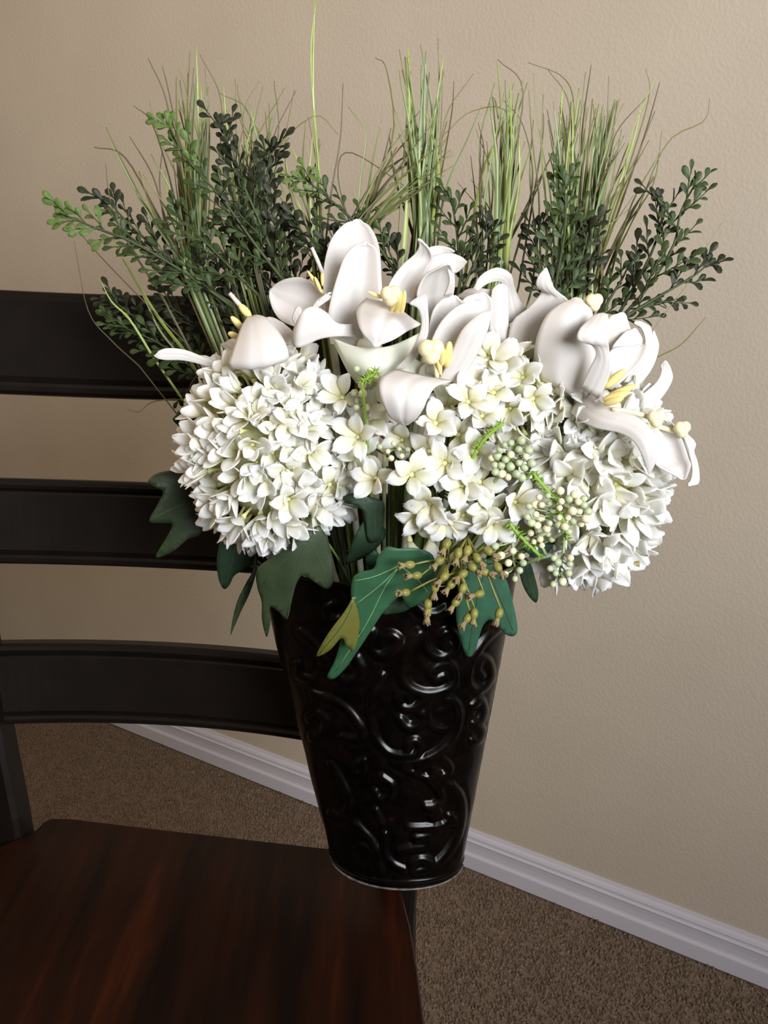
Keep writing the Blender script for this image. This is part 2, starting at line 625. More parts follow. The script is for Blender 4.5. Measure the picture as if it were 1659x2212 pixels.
scrolls = [  # (points, ridge half-width px, height m)
    ([(905, 430), (850, 500), (820, 570), (815, 650), (850, 725), (950, 765), (1060, 740), (1105, 680), (1090, 615), (1040, 598), (990, 620), (972, 650), (1000, 682), (1040, 665)], 15, .0042),
    ([(950, 390), (945, 480), (970, 535), (1030, 560), (1090, 530), (1112, 470), (1085, 425), (1045, 430), (1030, 475), (1062, 500)], 14, .0040),
    ([(640, 420), (640, 480), (655, 525), (700, 550), (760, 525), (790, 470), (755, 440), (705, 450), (692, 485)], 15, .0042),
    ([(860, 250), (930, 312), (1000, 325), (1065, 290)], 14, .003),
    ([(700, 660), (655, 740), (640, 800), (640, 900), (670, 1010), (730, 1080), (800, 1102), (880, 1095), (915, 1060), (890, 1020), (850, 1030), (845, 1060)], 11, .0036),
    ([(940, 800), (880, 838), (815, 835), (790, 795), (825, 762), (855, 785)], 13, .0040),
    ([(800, 900), (845, 945), (905, 935), (930, 885), (900, 850)], 14, .0042),
    ([(1040, 960), (1000, 950), (955, 910), (955, 850), (1000, 800), (1085, 795), (1125, 860), (1110, 960), (1060, 1045), (980, 1105), (870, 1140), (800, 1140)], 13, .0040),
    ([(760, 1135), (850, 1185), (950, 1228), (1085, 1265)], 11, .0036),
    ([(905, 1170), (980, 1128), (1040, 1130), (1072, 1170), (1050, 1212), (990, 1202), (985, 1172)], 13, .0040),
    ([(950, 1228), (1005, 1280), (1028, 1340), (990, 1380), (945, 1385)], 13, .0040),
    ([(1085, 1265), (1130, 1330), (1142, 1430), (1115, 1550), (1055, 1650), (965, 1722), (880, 1742), (868, 1702), (920, 1678), (975, 1690)], 13, .0040),
    ([(850, 1500), (950, 1498), (1060, 1488)], 11, .0036),
    ([(890, 1556), (960, 1548), (1000, 1530)], 14, .0038),
    ([(800, 1630), (870, 1612), (940, 1605), (995, 1565)], 13, .0038),
    ([(1080, 1440), (1110, 1470), (1060, 1475)], 13, .0035),
    ([(980, 1440), (1010, 1420), (990, 1400)], 13, .0035),
    ([(715, 1540), (715, 1640), (760, 1700), (830, 1735)], 11, .0036),
    ([(560, 1480), (640, 1570), (682, 1650), (692, 1745)], 11, .0036),
    ([(1340, 400), (1250, 490), (1195, 590), (1178, 690), (1215, 742), (1270, 722), (1302, 660), (1288, 590), (1250, 565), (1228, 620), (1252, 662)], 12, .0038),
    ([(1205, 830), (1245, 800), (1265, 850), (1245, 910), (1215, 930), (1250, 960), (1235, 1010), (1205, 1020)], 12, .0036),
    ([(560, 560), (590, 640), (540, 690), (480, 680), (460, 640), (500, 610)], 13, .0036),
    ([(320, 760), (420, 790), (520, 860), (590, 960), (570, 1010), (480, 1000)], 11, .0034),
    ([(300, 900), (350, 870), (390, 910), (370, 980), (310, 1000)], 11, .0034),
    ([(600, 1130), (600, 1190), (560, 1210), (545, 1170), (575, 1140)], 10, .0032),
    ([(700, 1220), (760, 1270), (740, 1330), (680, 1340), (660, 1300)], 11, .0034),
    ([(665, 1400), (690, 1450), (700, 1475)], 9, .003),
    ([(420, 1150), (480, 1250), (520, 1360), (480, 1440), (420, 1420)], 11, .0034),
    ([(250, 420), (330, 500), (380, 600), (330, 680), (250, 660), (240, 600)], 13, .0036),
    ([(470, 130), (520, 220), (500, 330), (430, 360), (400, 300), (440, 270)], 13, .0038),
    ([(1340, 60), (1300, 150), (1220, 190), (1160, 150)], 13, .0036),
    ([(560, 1620), (600, 1600), (650, 1640)], 9, .003),
]
NU, NV = 340, 300
ph = np.linspace(0, math.pi, NU)
tz = np.linspace(0, 1, NV)
c0, c1 = np.array(C0), np.array(C1)
ex, eb = np.array(EX), np.array(EB)
cz = c0[None, :] * (1 - tz[:, None]) + c1[None, :] * tz[:, None]
aa, bb = A0 + (A1 - A0) * tz, B0 + (B1 - B0) * tz
G = cz[:, None, :] + (aa[:, None] * np.cos(ph)[None, :])[..., None] * ex - (bb[:, None] * np.sin(ph)[None, :])[..., None] * eb
nn = (np.cos(ph)[None, :] / aa[:, None])[..., None] * ex - (np.sin(ph)[None, :] / bb[:, None])[..., None] * eb
nn /= np.linalg.norm(nn, axis=2)[..., None]
PX, PY = proj(G)
hgt = np.zeros_like(PX)
for pts, wd, hh in scrolls:
    C = catmull(Rz(pts), len(pts) * 9)
    wd = wd * 0.70
    best = np.full(PX.shape, 1e9)
    lo, hi = C.min(0) - 30, C.max(0) + 30
    msk = (PX > lo[0]) & (PX < hi[0]) & (PY > lo[1]) & (PY < hi[1])
    if not msk.any():
        continue
    x, y = PX[msk], PY[msk]
    dmin = np.full(x.shape, 1e9)
    for q in C:
        dmin = np.minimum(dmin, (x - q[0]) ** 2 + (y - q[1]) ** 2)
    dd = np.sqrt(dmin)
    prof_h = hh * 0.72 * np.clip(1 - (dd / (wd * 1.25)) ** 2, 0, 1) ** 0.8 - 0.0007 * np.exp(-((dd - wd * 1.55) / (wd * .4)) ** 2)
    cur = hgt[msk]
    hgt[msk] = np.where(np.abs(prof_h) > np.abs(cur), prof_h, cur)
for _ in range(5):
    hgt[1:-1, 1:-1] = (hgt[1:-1, 1:-1] * 2 + hgt[:-2, 1:-1] + hgt[2:, 1:-1] + hgt[1:-1, :-2] + hgt[1:-1, 2:]) / 6
hgt += 0.0012 * np.exp(-((tz - 0.025) / 0.006) ** 2)[:, None]
hgt += 0.0005 * np.sin(PX / 23.0 + 1.3 * np.sin(PY / 41.0)) * np.sin(PY / 31.0)
G = G + nn * hgt[..., None]
mb = MB()
gv = G.reshape(-1, 3)
fs = [(i * NU + j + 1, i * NU + j, (i + 1) * NU + j, (i + 1) * NU + j + 1) for i in range(NV - 1) for j in range(NU - 1)]
mb.add(gv, fs)
mb.build('body', M_VASE, vase, True)


def ring_pts(t, grow=0.0, n=40):
    c = c0 * (1 - t) + c1 * t
    a, b = A0 + (A1 - A0) * t + grow, B0 + (B1 - B0) * t + grow
    return [c + a * math.cos(p) * ex - b * math.sin(p) * eb for p in np.linspace(0, math.pi, n)]


mb = MB()
lowr, topr = ring_pts(0), ring_pts(1)
cl, ct = [lowr[0], lowr[-1]], [topr[0], topr[-1]]
off = eb * 0.002
bk = [cl[0], cl[1], ct[1], ct[0]]
mb.add([p for p in bk] + [p + off for p in bk], [(0, 1, 2, 3), (7, 6, 5, 4), (0, 4, 5, 1), (1, 5, 6, 2), (2, 6, 7, 3), (3, 7, 4, 0)])
mb.build('back_panel', M_VASE, vase, False)
mb = MB()
mb.add(lowr, [tuple(range(len(lowr)))])
mb.build('bottom', M_VASE, vase, False)
mb = MB()
mb.tube(ring_pts(0.0, 0.0005), 0.0011, 6)
mb.build('bottom_rim', M_RIM, vase, True, 'worn silvery bottom seam')
mb = MB()
rt = ring_pts(1.0, 0.001)
mb.tube(rt + [rt[0]], 0.0022, 8)
mb.build('top_rim', M_VASE, vase)
mb = MB()
fo = ring_pts(0.93, -0.004)
mb.add(fo, [tuple(range(len(fo)))[::-1]])
mb.build('flower_foam', plain('dark_floral_foam', (0.02, 0.035, 0.015), 0.9, 0.1, 0.3, 200), vase, False, 'dark green foam inside the vase mouth')
MOUTH = Vector((0.0, 0.765, 0.785))


def stem_to_mouth(p, jitter=0.03):
    p = Vector(p)
    m = MOUTH + Vector((max(-.07, min(.07, p.x * 0.35)), random.uniform(-.01, .02), -0.03))
    mid = p.lerp(m, 0.5) + Vector((0, 0.012, 0.004))
    return catmull([p, mid, m], 8)


# ------------------------------------------------------------------ boxwood sprigs
def leaf_mesh(name, L, Wd, mat, cup, n=6):
    """spoon-shaped leaf along +X, closed thin shell"""
    ss = np.linspace(0, 1, n)
    wid = [0.12, 0.17, 0.52, 0.94, 1.0, 0.36]
    G = np.zeros((n, 3, 3))
    for i, s in enumerate(ss):
        for j, t in enumerate((-1, 0, 1)):
            G[i, j] = (L * s, Wd * wid[i] * t, cup * (t * t) * Wd - 0.12 * L * s * s)
    b = MB()
    b.sheet(G, Wd * 0.22)
    return mesh(name, b.v, b.f, mat, True)


LEAVES = {k: [leaf_mesh('leaf', L, w, m, c) for L, w, c in ((.0124, .0027, .35), (.0114, .0025, .25), (.0134, .0029, .45), (.0102, .0024, .1))] for k, m in BOX.items()}


def frame(x, up):
    x = Vector(x).normalized()
    up = Vector(up)
    y = up.cross(x)
    if y.length < 1e-6:
        y = Vector((0, 1, 0)).cross(x)
    y.normalize()
    z = x.cross(y)
    return Matrix((x, y, z)).transposed()


def sprig(label, pts, tone, dens=1.0, blen=1.0, d0=0.83, leafk=1.0, tip_tone=None):
    """pts from base to tip: (px,py) or (px,py,d)"""
    pts = [(p[0], p[1], p[2] if len(p) > 2 else d0) for p in pts]
    P = [at(*p) for p in pts]
    base = P[0]
    t = thing('boxwood_sprig', label, 'greenery', base, 'boxwood sprigs')
    C = catmull(P, 40)
    tw = MB()
    seg = np.linalg.norm(np.diff(C, axis=0), axis=1)
    Ltot = seg.sum()
    tw.tube(C[::2], list(np.linspace(0.0016, 0.0007, len(C[::2]))), 5)
    root = stem_to_mouth(base)
    tw.tube(root, 0.0016, 5)
    cum = np.concatenate([[0], np.cumsum(seg)])
    leaves = []
    step = 0.0088 / dens
    s = Ltot * 0.10
    side = 1
    while s < Ltot:
        f = s / Ltot
        i = min(int(np.searchsorted(cum, s)), len(C) - 1)
        p = Vector(C[i])
        T = Vector(C[min(i + 1, len(C) - 1)] - C[max(i - 1, 0)]).normalized()
        view = Vector((0, -1, 0.1))
        lat = T.cross(view).normalized()
        roll = random.gauss(0, 0.55)
        lat = (lat * math.cos(roll) + view * math.sin(roll)).normalized() * side
        ang = math.radians(random.uniform(28, 46))
        D = (T * math.cos(ang) + lat * math.sin(ang)).normalized()
        bl = blen * 0.028 * (1 - 0.62 * f) * random.uniform(0.8, 1.15)
        ends = [p + D * bl * q + T * (bl * 0.22 * q * q) for q in (0, .35, .7, 1)]
        tw.tube(ends, [0.0008, .0007, .0006, .0004], 4)
        nl = max(3, int(bl / 0.0043))
        for k in range(nl + 1):
            q = (k + 0.6) / (nl + 0.6)
            b = Vector(catmull(ends, 11)[min(10, int(q * 10))])
            dirb = (ends[-1] - ends[0]).normalized()
            if k == nl:
                ld = dirb
            else:
                sg = 1 if k % 2 else -1
                lat2 = dirb.cross(view).normalized() * sg
                ld = (dirb * 0.8 + lat2 * random.uniform(.30, .55) + view * random.gauss(0, .25)).normalized()
            leaves.append((b, ld))
        side = -side
        s += step * (1.25 - 0.55 * f)
    tipd = Vector(C[-1] - C[-3]).normalized()
    for k in range(5):
        ld = (tipd + Vector((random.gauss(0, .5), random.gauss(0, .3), random.gauss(0, .5)))).normalized()
        leaves.append((Vector(C[-1 - k // 2]), ld))
    if len(leaves) > 290:
        leaves = leaves[:290]
    tw.build('stem', M_TWIG, t)
    n = len(leaves)
    for i, (b, ld) in enumerate(leaves):
        tn = tip_tone if (tip_tone and (i > n * 0.62)) else tone
        me = random.choice(LEAVES[tn])
        up = Vector((random.gauss(0, .35), -0.8 + random.gauss(0, .3), 0.5 + random.gauss(0, .35)))
        M = frame(ld, up).to_4x4()
        sc = random.uniform(0.8, 1.12) * leafk
        M = Matrix.Translation(b - base) @ M @ Matrix.Scale(sc, 4)
        obj('leaf', me, t, M)
    return t


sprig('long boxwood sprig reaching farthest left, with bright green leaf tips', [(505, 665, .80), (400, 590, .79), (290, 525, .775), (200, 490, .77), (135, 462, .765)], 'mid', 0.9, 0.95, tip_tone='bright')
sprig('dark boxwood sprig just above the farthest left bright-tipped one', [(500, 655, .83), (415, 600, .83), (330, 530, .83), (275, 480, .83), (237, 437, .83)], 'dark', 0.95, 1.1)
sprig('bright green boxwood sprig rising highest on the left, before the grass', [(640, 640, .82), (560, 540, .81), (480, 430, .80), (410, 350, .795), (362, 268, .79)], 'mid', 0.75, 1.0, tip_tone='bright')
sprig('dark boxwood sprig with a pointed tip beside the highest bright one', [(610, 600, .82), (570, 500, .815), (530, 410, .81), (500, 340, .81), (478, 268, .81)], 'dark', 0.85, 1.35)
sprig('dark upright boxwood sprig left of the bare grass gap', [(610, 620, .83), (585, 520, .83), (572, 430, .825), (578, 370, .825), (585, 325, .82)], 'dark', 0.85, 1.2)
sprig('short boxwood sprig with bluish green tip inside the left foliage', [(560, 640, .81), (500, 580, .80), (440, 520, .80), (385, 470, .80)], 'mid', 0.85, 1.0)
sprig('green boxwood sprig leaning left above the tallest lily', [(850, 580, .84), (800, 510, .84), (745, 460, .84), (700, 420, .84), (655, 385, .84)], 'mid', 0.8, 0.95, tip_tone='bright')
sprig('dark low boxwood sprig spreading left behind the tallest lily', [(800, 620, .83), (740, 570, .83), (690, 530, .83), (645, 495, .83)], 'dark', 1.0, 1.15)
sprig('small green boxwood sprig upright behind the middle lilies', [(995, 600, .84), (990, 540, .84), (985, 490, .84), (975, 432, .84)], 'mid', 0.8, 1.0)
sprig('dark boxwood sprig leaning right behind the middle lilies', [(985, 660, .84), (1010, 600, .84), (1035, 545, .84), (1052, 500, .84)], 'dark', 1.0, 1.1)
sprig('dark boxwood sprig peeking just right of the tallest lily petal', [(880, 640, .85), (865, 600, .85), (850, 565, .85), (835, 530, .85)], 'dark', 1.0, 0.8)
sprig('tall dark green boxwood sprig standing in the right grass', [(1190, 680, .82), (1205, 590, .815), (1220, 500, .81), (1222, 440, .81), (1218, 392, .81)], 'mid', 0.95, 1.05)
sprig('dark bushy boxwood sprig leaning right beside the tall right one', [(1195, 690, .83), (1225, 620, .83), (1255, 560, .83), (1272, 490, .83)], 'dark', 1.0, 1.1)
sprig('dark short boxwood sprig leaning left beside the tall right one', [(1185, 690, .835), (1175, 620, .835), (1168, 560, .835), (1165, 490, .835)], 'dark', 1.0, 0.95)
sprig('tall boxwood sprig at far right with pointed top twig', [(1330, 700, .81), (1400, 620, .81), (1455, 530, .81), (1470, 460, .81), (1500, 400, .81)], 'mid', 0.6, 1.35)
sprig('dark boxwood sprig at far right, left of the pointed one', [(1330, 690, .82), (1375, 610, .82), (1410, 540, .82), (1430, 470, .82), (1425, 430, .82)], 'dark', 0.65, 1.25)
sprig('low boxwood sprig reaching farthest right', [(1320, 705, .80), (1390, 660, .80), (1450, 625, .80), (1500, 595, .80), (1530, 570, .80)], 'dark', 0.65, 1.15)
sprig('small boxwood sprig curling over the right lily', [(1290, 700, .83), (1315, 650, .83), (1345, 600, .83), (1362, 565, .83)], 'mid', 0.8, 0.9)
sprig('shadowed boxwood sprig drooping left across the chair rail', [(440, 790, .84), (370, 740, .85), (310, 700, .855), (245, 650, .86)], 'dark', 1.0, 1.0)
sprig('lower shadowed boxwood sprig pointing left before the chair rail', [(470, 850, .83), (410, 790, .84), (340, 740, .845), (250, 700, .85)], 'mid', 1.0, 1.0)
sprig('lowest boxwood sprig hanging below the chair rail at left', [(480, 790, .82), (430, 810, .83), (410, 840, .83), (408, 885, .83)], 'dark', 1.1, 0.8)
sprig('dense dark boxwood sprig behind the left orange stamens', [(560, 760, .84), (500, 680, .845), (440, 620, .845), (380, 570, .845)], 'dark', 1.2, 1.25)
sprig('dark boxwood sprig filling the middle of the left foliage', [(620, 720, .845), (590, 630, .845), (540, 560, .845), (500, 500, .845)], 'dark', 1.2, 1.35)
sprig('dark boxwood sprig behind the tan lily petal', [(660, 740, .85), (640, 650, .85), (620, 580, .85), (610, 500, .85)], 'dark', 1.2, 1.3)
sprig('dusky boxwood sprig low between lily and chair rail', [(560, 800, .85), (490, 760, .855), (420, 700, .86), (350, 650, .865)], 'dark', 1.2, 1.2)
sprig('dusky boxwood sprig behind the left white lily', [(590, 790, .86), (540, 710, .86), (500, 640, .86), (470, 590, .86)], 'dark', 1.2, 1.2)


# ------------------------------------------------------------------ grass
def grass(label, blades, group='grass bunches'):
    """blades: (list of (px,py), d0, d1, half width px at base, material index)"""
    b0 = at(*blades[0][0][0], blades[0][1])
    t = thing('grass_bunch', label, 'grass', b0, group)
    for pts, d0, d1, w, mi in blades:
        k = len(pts)
        P = [at(p[0], p[1], d0 + (d1 - d0) * i / (k - 1)) for i, p in enumerate(pts)]
        nseg = 16
        C = catmull(P, nseg)
        root = np.array(MOUTH + Vector((max(-.06, min(.06, P[0].x * .4)), 0.02, -0.02)))
        C = np.vstack([root, root * .5 + C[0] * .5 + np.array([0, .006, 0]), C])
        T = np.gradient(C, axis=0)
        wid = np.concatenate([[w, w], w * (1 - np.linspace(0, 1, nseg) ** 1.6 * 0.78)]) * 0.00054
        side = np.cross(T, np.array([0.15, -1, 0.1]))
        side /= np.linalg.norm(side, axis=1)[:, None] + 1e-9
        rl = random.gauss(0, .5)
        fw = np.cross(side, T)
        fw /= np.linalg.norm(fw, axis=1)[:, None] + 1e-9
        side = side * math.cos(rl) + fw * math.sin(rl)
        G = np.stack([C - side * wid[:, None], C + np.array([0, 1, 0]) * wid[:, None] * .5, C + side * wid[:, None]], axis=1)
        b = MB()
        b.sheet(G, 0.0004)
        b.build('blade', GRASS[mi], t)
    return t


def fan(base, bw, tips, n, d, mats, curl=0.5, w=(1.6, 3.2)):
    """n blades from a base point to tips drawn from the boxes (x0,x1,y0,y1)"""
    out = []
    for i in range(n):
        x0, x1, y0, y1 = random.choice(tips)
        bx, by = base[0] + random.uniform(-bw, bw), base[1] + random.uniform(-10, 10)
        tx, ty = random.uniform(x0, x1), random.uniform(y0, y1)
        cx = random.gauss(0, 22) * curl
        bend = random.gauss(0, 30) * curl
        m1 = (bx + (tx - bx) * .25 + cx * .5, by + (ty - by) * .33)
        m2 = (bx + (tx - bx) * .58 + cx, by + (ty - by) * .68)
        dd = d + random.uniform(-.012, .012)
        out.append(([(bx, by), m1, m2, (tx + bend * .5, ty)], dd, dd + random.uniform(-.02, .02), random.uniform(*w), random.choice(mats)))
    return out


D_G = 0.855
hero = lambda pts, w=2.2, m=0, d=D_G, d1=None: (pts, d, d1 or d, w, m)
grass('thick grass bunch rising at left behind the bright boxwood',
      [hero([(420, 600), (415, 430), (405, 260), (410, 112)], 2.4, 3), hero([(436, 600), (432, 400), (428, 220), (424, 100)], 2.8, 0),
       hero([(440, 600), (442, 420), (438, 300), (434, 180)], 4.0, 0), hero([(415, 600), (390, 400), (360, 220), (320, 126)], 1.8, 4),
       hero([(425, 600), (400, 380), (365, 200), (350, 142)], 1.6, 4), hero([(445, 600), (470, 380), (478, 220), (432, 118)], 1.6, 3),
       hero([(420, 600), (408, 430), (406, 220), (385, 148)], 1.6, 2), hero([(410, 600), (375, 420), (330, 270), (288, 228)], 1.6, 4),
       hero([(415, 600), (395, 420), (345, 300), (322, 218)], 1.7, 3)]
      + fan((420, 600), 22, [(375, 455, 140, 330)], 28, D_G, [0, 1, 2, 3, 3, 4], .45, (1.7, 3.6)) + fan((420, 600), 22, [(360, 470, 300, 420)], 8, D_G, [1, 3, 0], .5, (2, 4)))
grass('wispy grass bunch between the left foliage and bare gap',
      [hero([(520, 560), (505, 400), (490, 280), (482, 182)], 2.6, 0), hero([(540, 560), (545, 420), (600, 300), (592, 175)], 1.7, 4),
       hero([(530, 560), (525, 420), (512, 300), (508, 170)], 1.7, 3), hero([(520, 560), (535, 420), (540, 250), (472, 200)], 1.5, 3),
       hero([(560, 560), (575, 420), (590, 300), (640, 195)], 1.5, 4), hero([(545, 560), (540, 400), (525, 250), (560, 175)], 1.5, 1)]
      + fan((530, 580), 40, [(480, 610, 180, 340)], 32, D_G, [0, 1, 1, 3, 4, 2], .8, (1.4, 3)))
grass('lone tall lime grass blades rising out of the picture top',
      [hero([(690, 560), (688, 400), (676, 200), (680, -18)], 3.0, 0), hero([(698, 560), (690, 380), (672, 130), (684, -5)], 2.2, 0),
       hero([(694, 560), (690, 420), (684, 320), (678, 235)], 1.8, 4), hero([(690, 560), (670, 460), (640, 340), (610, 300)], 1.6, 0),
       hero([(680, 560), (640, 470), (615, 330), (635, 195)], 1.7, 3), hero([(700, 560), (715, 420), (735, 300), (741, 180)], 1.7, 4),
       hero([(690, 560), (655, 430), (600, 330), (680, 250), (730, 290)], 1.5, 3), hero([(680, 570), (640, 500), (600, 380), (565, 310)], 1.8, 0)]
      + fan((690, 570), 15, [(600, 720, 250, 400)], 8, D_G, [0, 3, 1, 4], .9, (1.4, 2.4)))
grass('arching grass bunch fanning right above the tallest lily',
      [hero([(770, 500), (800, 420), (850, 290), (835, 150), (810, 125)], 1.8, 3), hero([(770, 500), (780, 380), (790, 290), (752, 230)], 1.8, 1),
       hero([(760, 500), (730, 380), (760, 330), (900, 420)], 1.5, 4), hero([(775, 500), (830, 400), (900, 340), (930, 320)], 1.8, 4)]
      + fan((765, 510), 20, [(800, 960, 230, 420), (860, 1000, 250, 400)], 26, D_G, [3, 1, 4, 3, 2], 1.0, (1.6, 3)))
grass('tall lime and green grass bunch over the middle lilies',
      [hero([(870, 580), (880, 430), (885, 260), (882, 98)], 4.2, 0), hero([(905, 560), (895, 420), (885, 280), (884, 120)], 3.4, 0),
       hero([(925, 580), (922, 420), (935, 260), (908, 96)], 3.2, 2), hero([(935, 580), (930, 420), (948, 240), (946, 82)], 2.4, 3),
       hero([(920, 580), (918, 420), (915, 260), (920, 110)], 3.8, 2), hero([(860, 560), (868, 400), (880, 220), (862, 106)], 2.0, 3),
       hero([(930, 580), (950, 420), (960, 260), (1022, 160)], 2.0, 3), hero([(940, 580), (960, 420), (1010, 300), (1040, 228)], 2.0, 2),
       hero([(910, 580), (905, 420), (910, 250), (910, 140)], 2.5, 1), hero([(935, 580), (945, 430), (975, 250), (980, 175)], 1.8, 4)]
      + fan((915, 590), 22, [(855, 965, 120, 310)], 28, D_G, [0, 1, 2, 2, 3, 1], .45, (2, 4.2)) + fan((910, 590), 30, [(840, 1020, 260, 400)], 8, D_G, [1, 3, 4], .8))
grass('grass bunch with curled tops right of the middle',
      [hero([(1010, 560), (1040, 380), (1080, 270), (1074, 130)], 2.8, 0), hero([(1075, 600), (1080, 430), (1085, 280), (1110, 180)], 3.4, 1),
       hero([(1085, 600), (1095, 430), (1130, 200), (1075, 128)], 1.6, 4), hero([(1090, 600), (1095, 450), (1110, 300), (1092, 215)], 3.0, 1),
       hero([(1080, 600), (1100, 440), (1100, 250), (1020, 240), (960, 290)], 1.7, 3), hero([(1100, 600), (1150, 400), (1130, 270), (1088, 218)], 1.8, 3),
       hero([(1040, 640), (1120, 480), (1190, 340), (1228, 275)], 2.0, 4), hero([(1035, 560), (1040, 400), (1045, 320), (1033, 265)], 1.8, 4)]
      + fan((1075, 610), 20, [(1055, 1135, 170, 340)], 28, D_G, [1, 2, 1, 0, 3, 3], .45, (2, 4)) + fan((1060, 600), 40, [(1000, 1170, 160, 420)], 12, D_G, [3, 4, 1], .7, (1.4, 2.4)))
grass('dense grass bunch behind the tall right boxwood',
      [hero([(1215, 620), (1212, 450), (1210, 300), (1215, 190)], 3.4, 0), hero([(1225, 620), (1225, 450), (1240, 250), (1220, 170), (1140, 135)], 1.6, 3),
       hero([(1220, 620), (1235, 430), (1230, 230), (1182, 148)], 1.6, 4), hero([(1240, 620), (1250, 400), (1260, 260), (1277, 140)], 2.2, 4),
       hero([(1235, 620), (1248, 430), (1255, 260), (1265, 155)], 1.7, 3), hero([(1200, 620), (1190, 430), (1160, 260), (1153, 158)], 1.7, 1),
       hero([(1150, 620), (1165, 450), (1150, 300), (1142, 195)], 1.7, 3), hero([(1120, 620), (1150, 440), (1172, 300), (1174, 245)], 1.6, 4)]
      + fan((1225, 640), 25, [(1190, 1265, 190, 340)], 34, D_G, [0, 1, 1, 2, 3, 3], .4, (1.9, 4)) + fan((1210, 640), 40, [(1150, 1300, 190, 380)], 10, D_G, [3, 4, 1], .7, (1.4, 2.4)))
grass('grass bunch leaning right past the far right boxwood',
      [hero([(1265, 640), (1320, 500), (1390, 300), (1425, 178)], 2.2, 4), hero([(1260, 640), (1310, 480), (1370, 300), (1385, 215)], 1.8, 0),
       hero([(1270, 640), (1330, 450), (1400, 220), (1395, 148)], 1.5, 3), hero([(1275, 640), (1345, 500), (1410, 400), (1430, 282)], 2.2, 3),
       hero([(1280, 650), (1370, 470), (1440, 310), (1520, 262), (1533, 213)], 1.7, 3), hero([(1260, 640), (1320, 440), (1370, 350), (1415, 240)], 2.0, 4),
       hero([(1255, 640), (1340, 440), (1362, 300), (1420, 160)], 2.4, 0), hero([(1240, 650), (1290, 540), (1330, 420), (1365, 310)], 4.2, 0),
       hero([(1250, 640), (1290, 440), (1310, 280), (1315, 165)], 1.8, 3), hero([(1265, 640), (1310, 400), (1330, 290), (1402, 205)], 1.6, 4)]
      + fan((1258, 650), 25, [(1275, 1350, 210, 350)], 34, D_G, [1, 0, 2, 3, 3, 1], .4, (1.9, 3.9)) + fan((1275, 660), 30, [(1320, 1430, 260, 480)], 16, D_G, [3, 4, 3, 1], .6, (1.5, 3)))
grass('sparse grass bunch arching to the far left',
      [hero([(410, 580), (350, 480), (270, 340), (203, 318)], 2.0, 4, .83), hero([(415, 590), (330, 470), (270, 360), (228, 274)], 2.0, 3, .83),
       hero([(400, 580), (320, 460), (250, 330), (232, 300)], 1.7, 2, .83), hero([(405, 600), (360, 480), (330, 380), (280, 295)], 1.7, 4, .83),
       hero([(420, 640), (390, 560), (330, 450), (300, 370)], 4.0, 3, .83), hero([(350, 640), (280, 530), (240, 440), (228, 355)], 1.6, 4, .83),
       hero([(400, 620), (360, 500), (345, 400), (350, 330)], 1.6, 4, .83)]
      + fan((410, 600), 15, [(290, 370, 330, 460)], 6, .83, [3, 4, 1], .5, (1.4, 2.6)))
grass('yellowish grass blades drooping left before the chair rail',
      [hero([(400, 760), (345, 690), (290, 600), (240, 510)], 3.2, 0, .84), hero([(420, 800), (350, 720), (310, 640), (265, 560)], 2.4, 3, .84),
       hero([(300, 790), (240, 735), (190, 670), (160, 520)], 1.0, 4, .84), hero([(400, 740), (300, 640), (200, 535), (106, 418)], 1.0, 4, .84),
       hero([(330, 770), (280, 690), (240, 650), (215, 600)], 2.0, 0, .84)])
grass('single dark curled grass wisp below the chair rail at left',
      [hero([(415, 905), (395, 865), (330, 868), (300, 890), (275, 884)], 1.0, 4, .80)])
grass('single grass blade poking out right of the rightmost lily',
      [hero([(1350, 830), (1405, 780), (1470, 745), (1525, 684)], 1.7, 3, .77), hero([(1480, 620), (1510, 560), (1540, 510), (1562, 480)], 1.0, 1, .80)])

# ------------------------------------------------------------------ lilies
DZ = 0.06
R3 = lambda x, y: (300 + x * 0.42194, 450 + y * 0.42194)
R4 = lambda x, y: (900 + x * 0.42194, 500 + y * 0.42194)


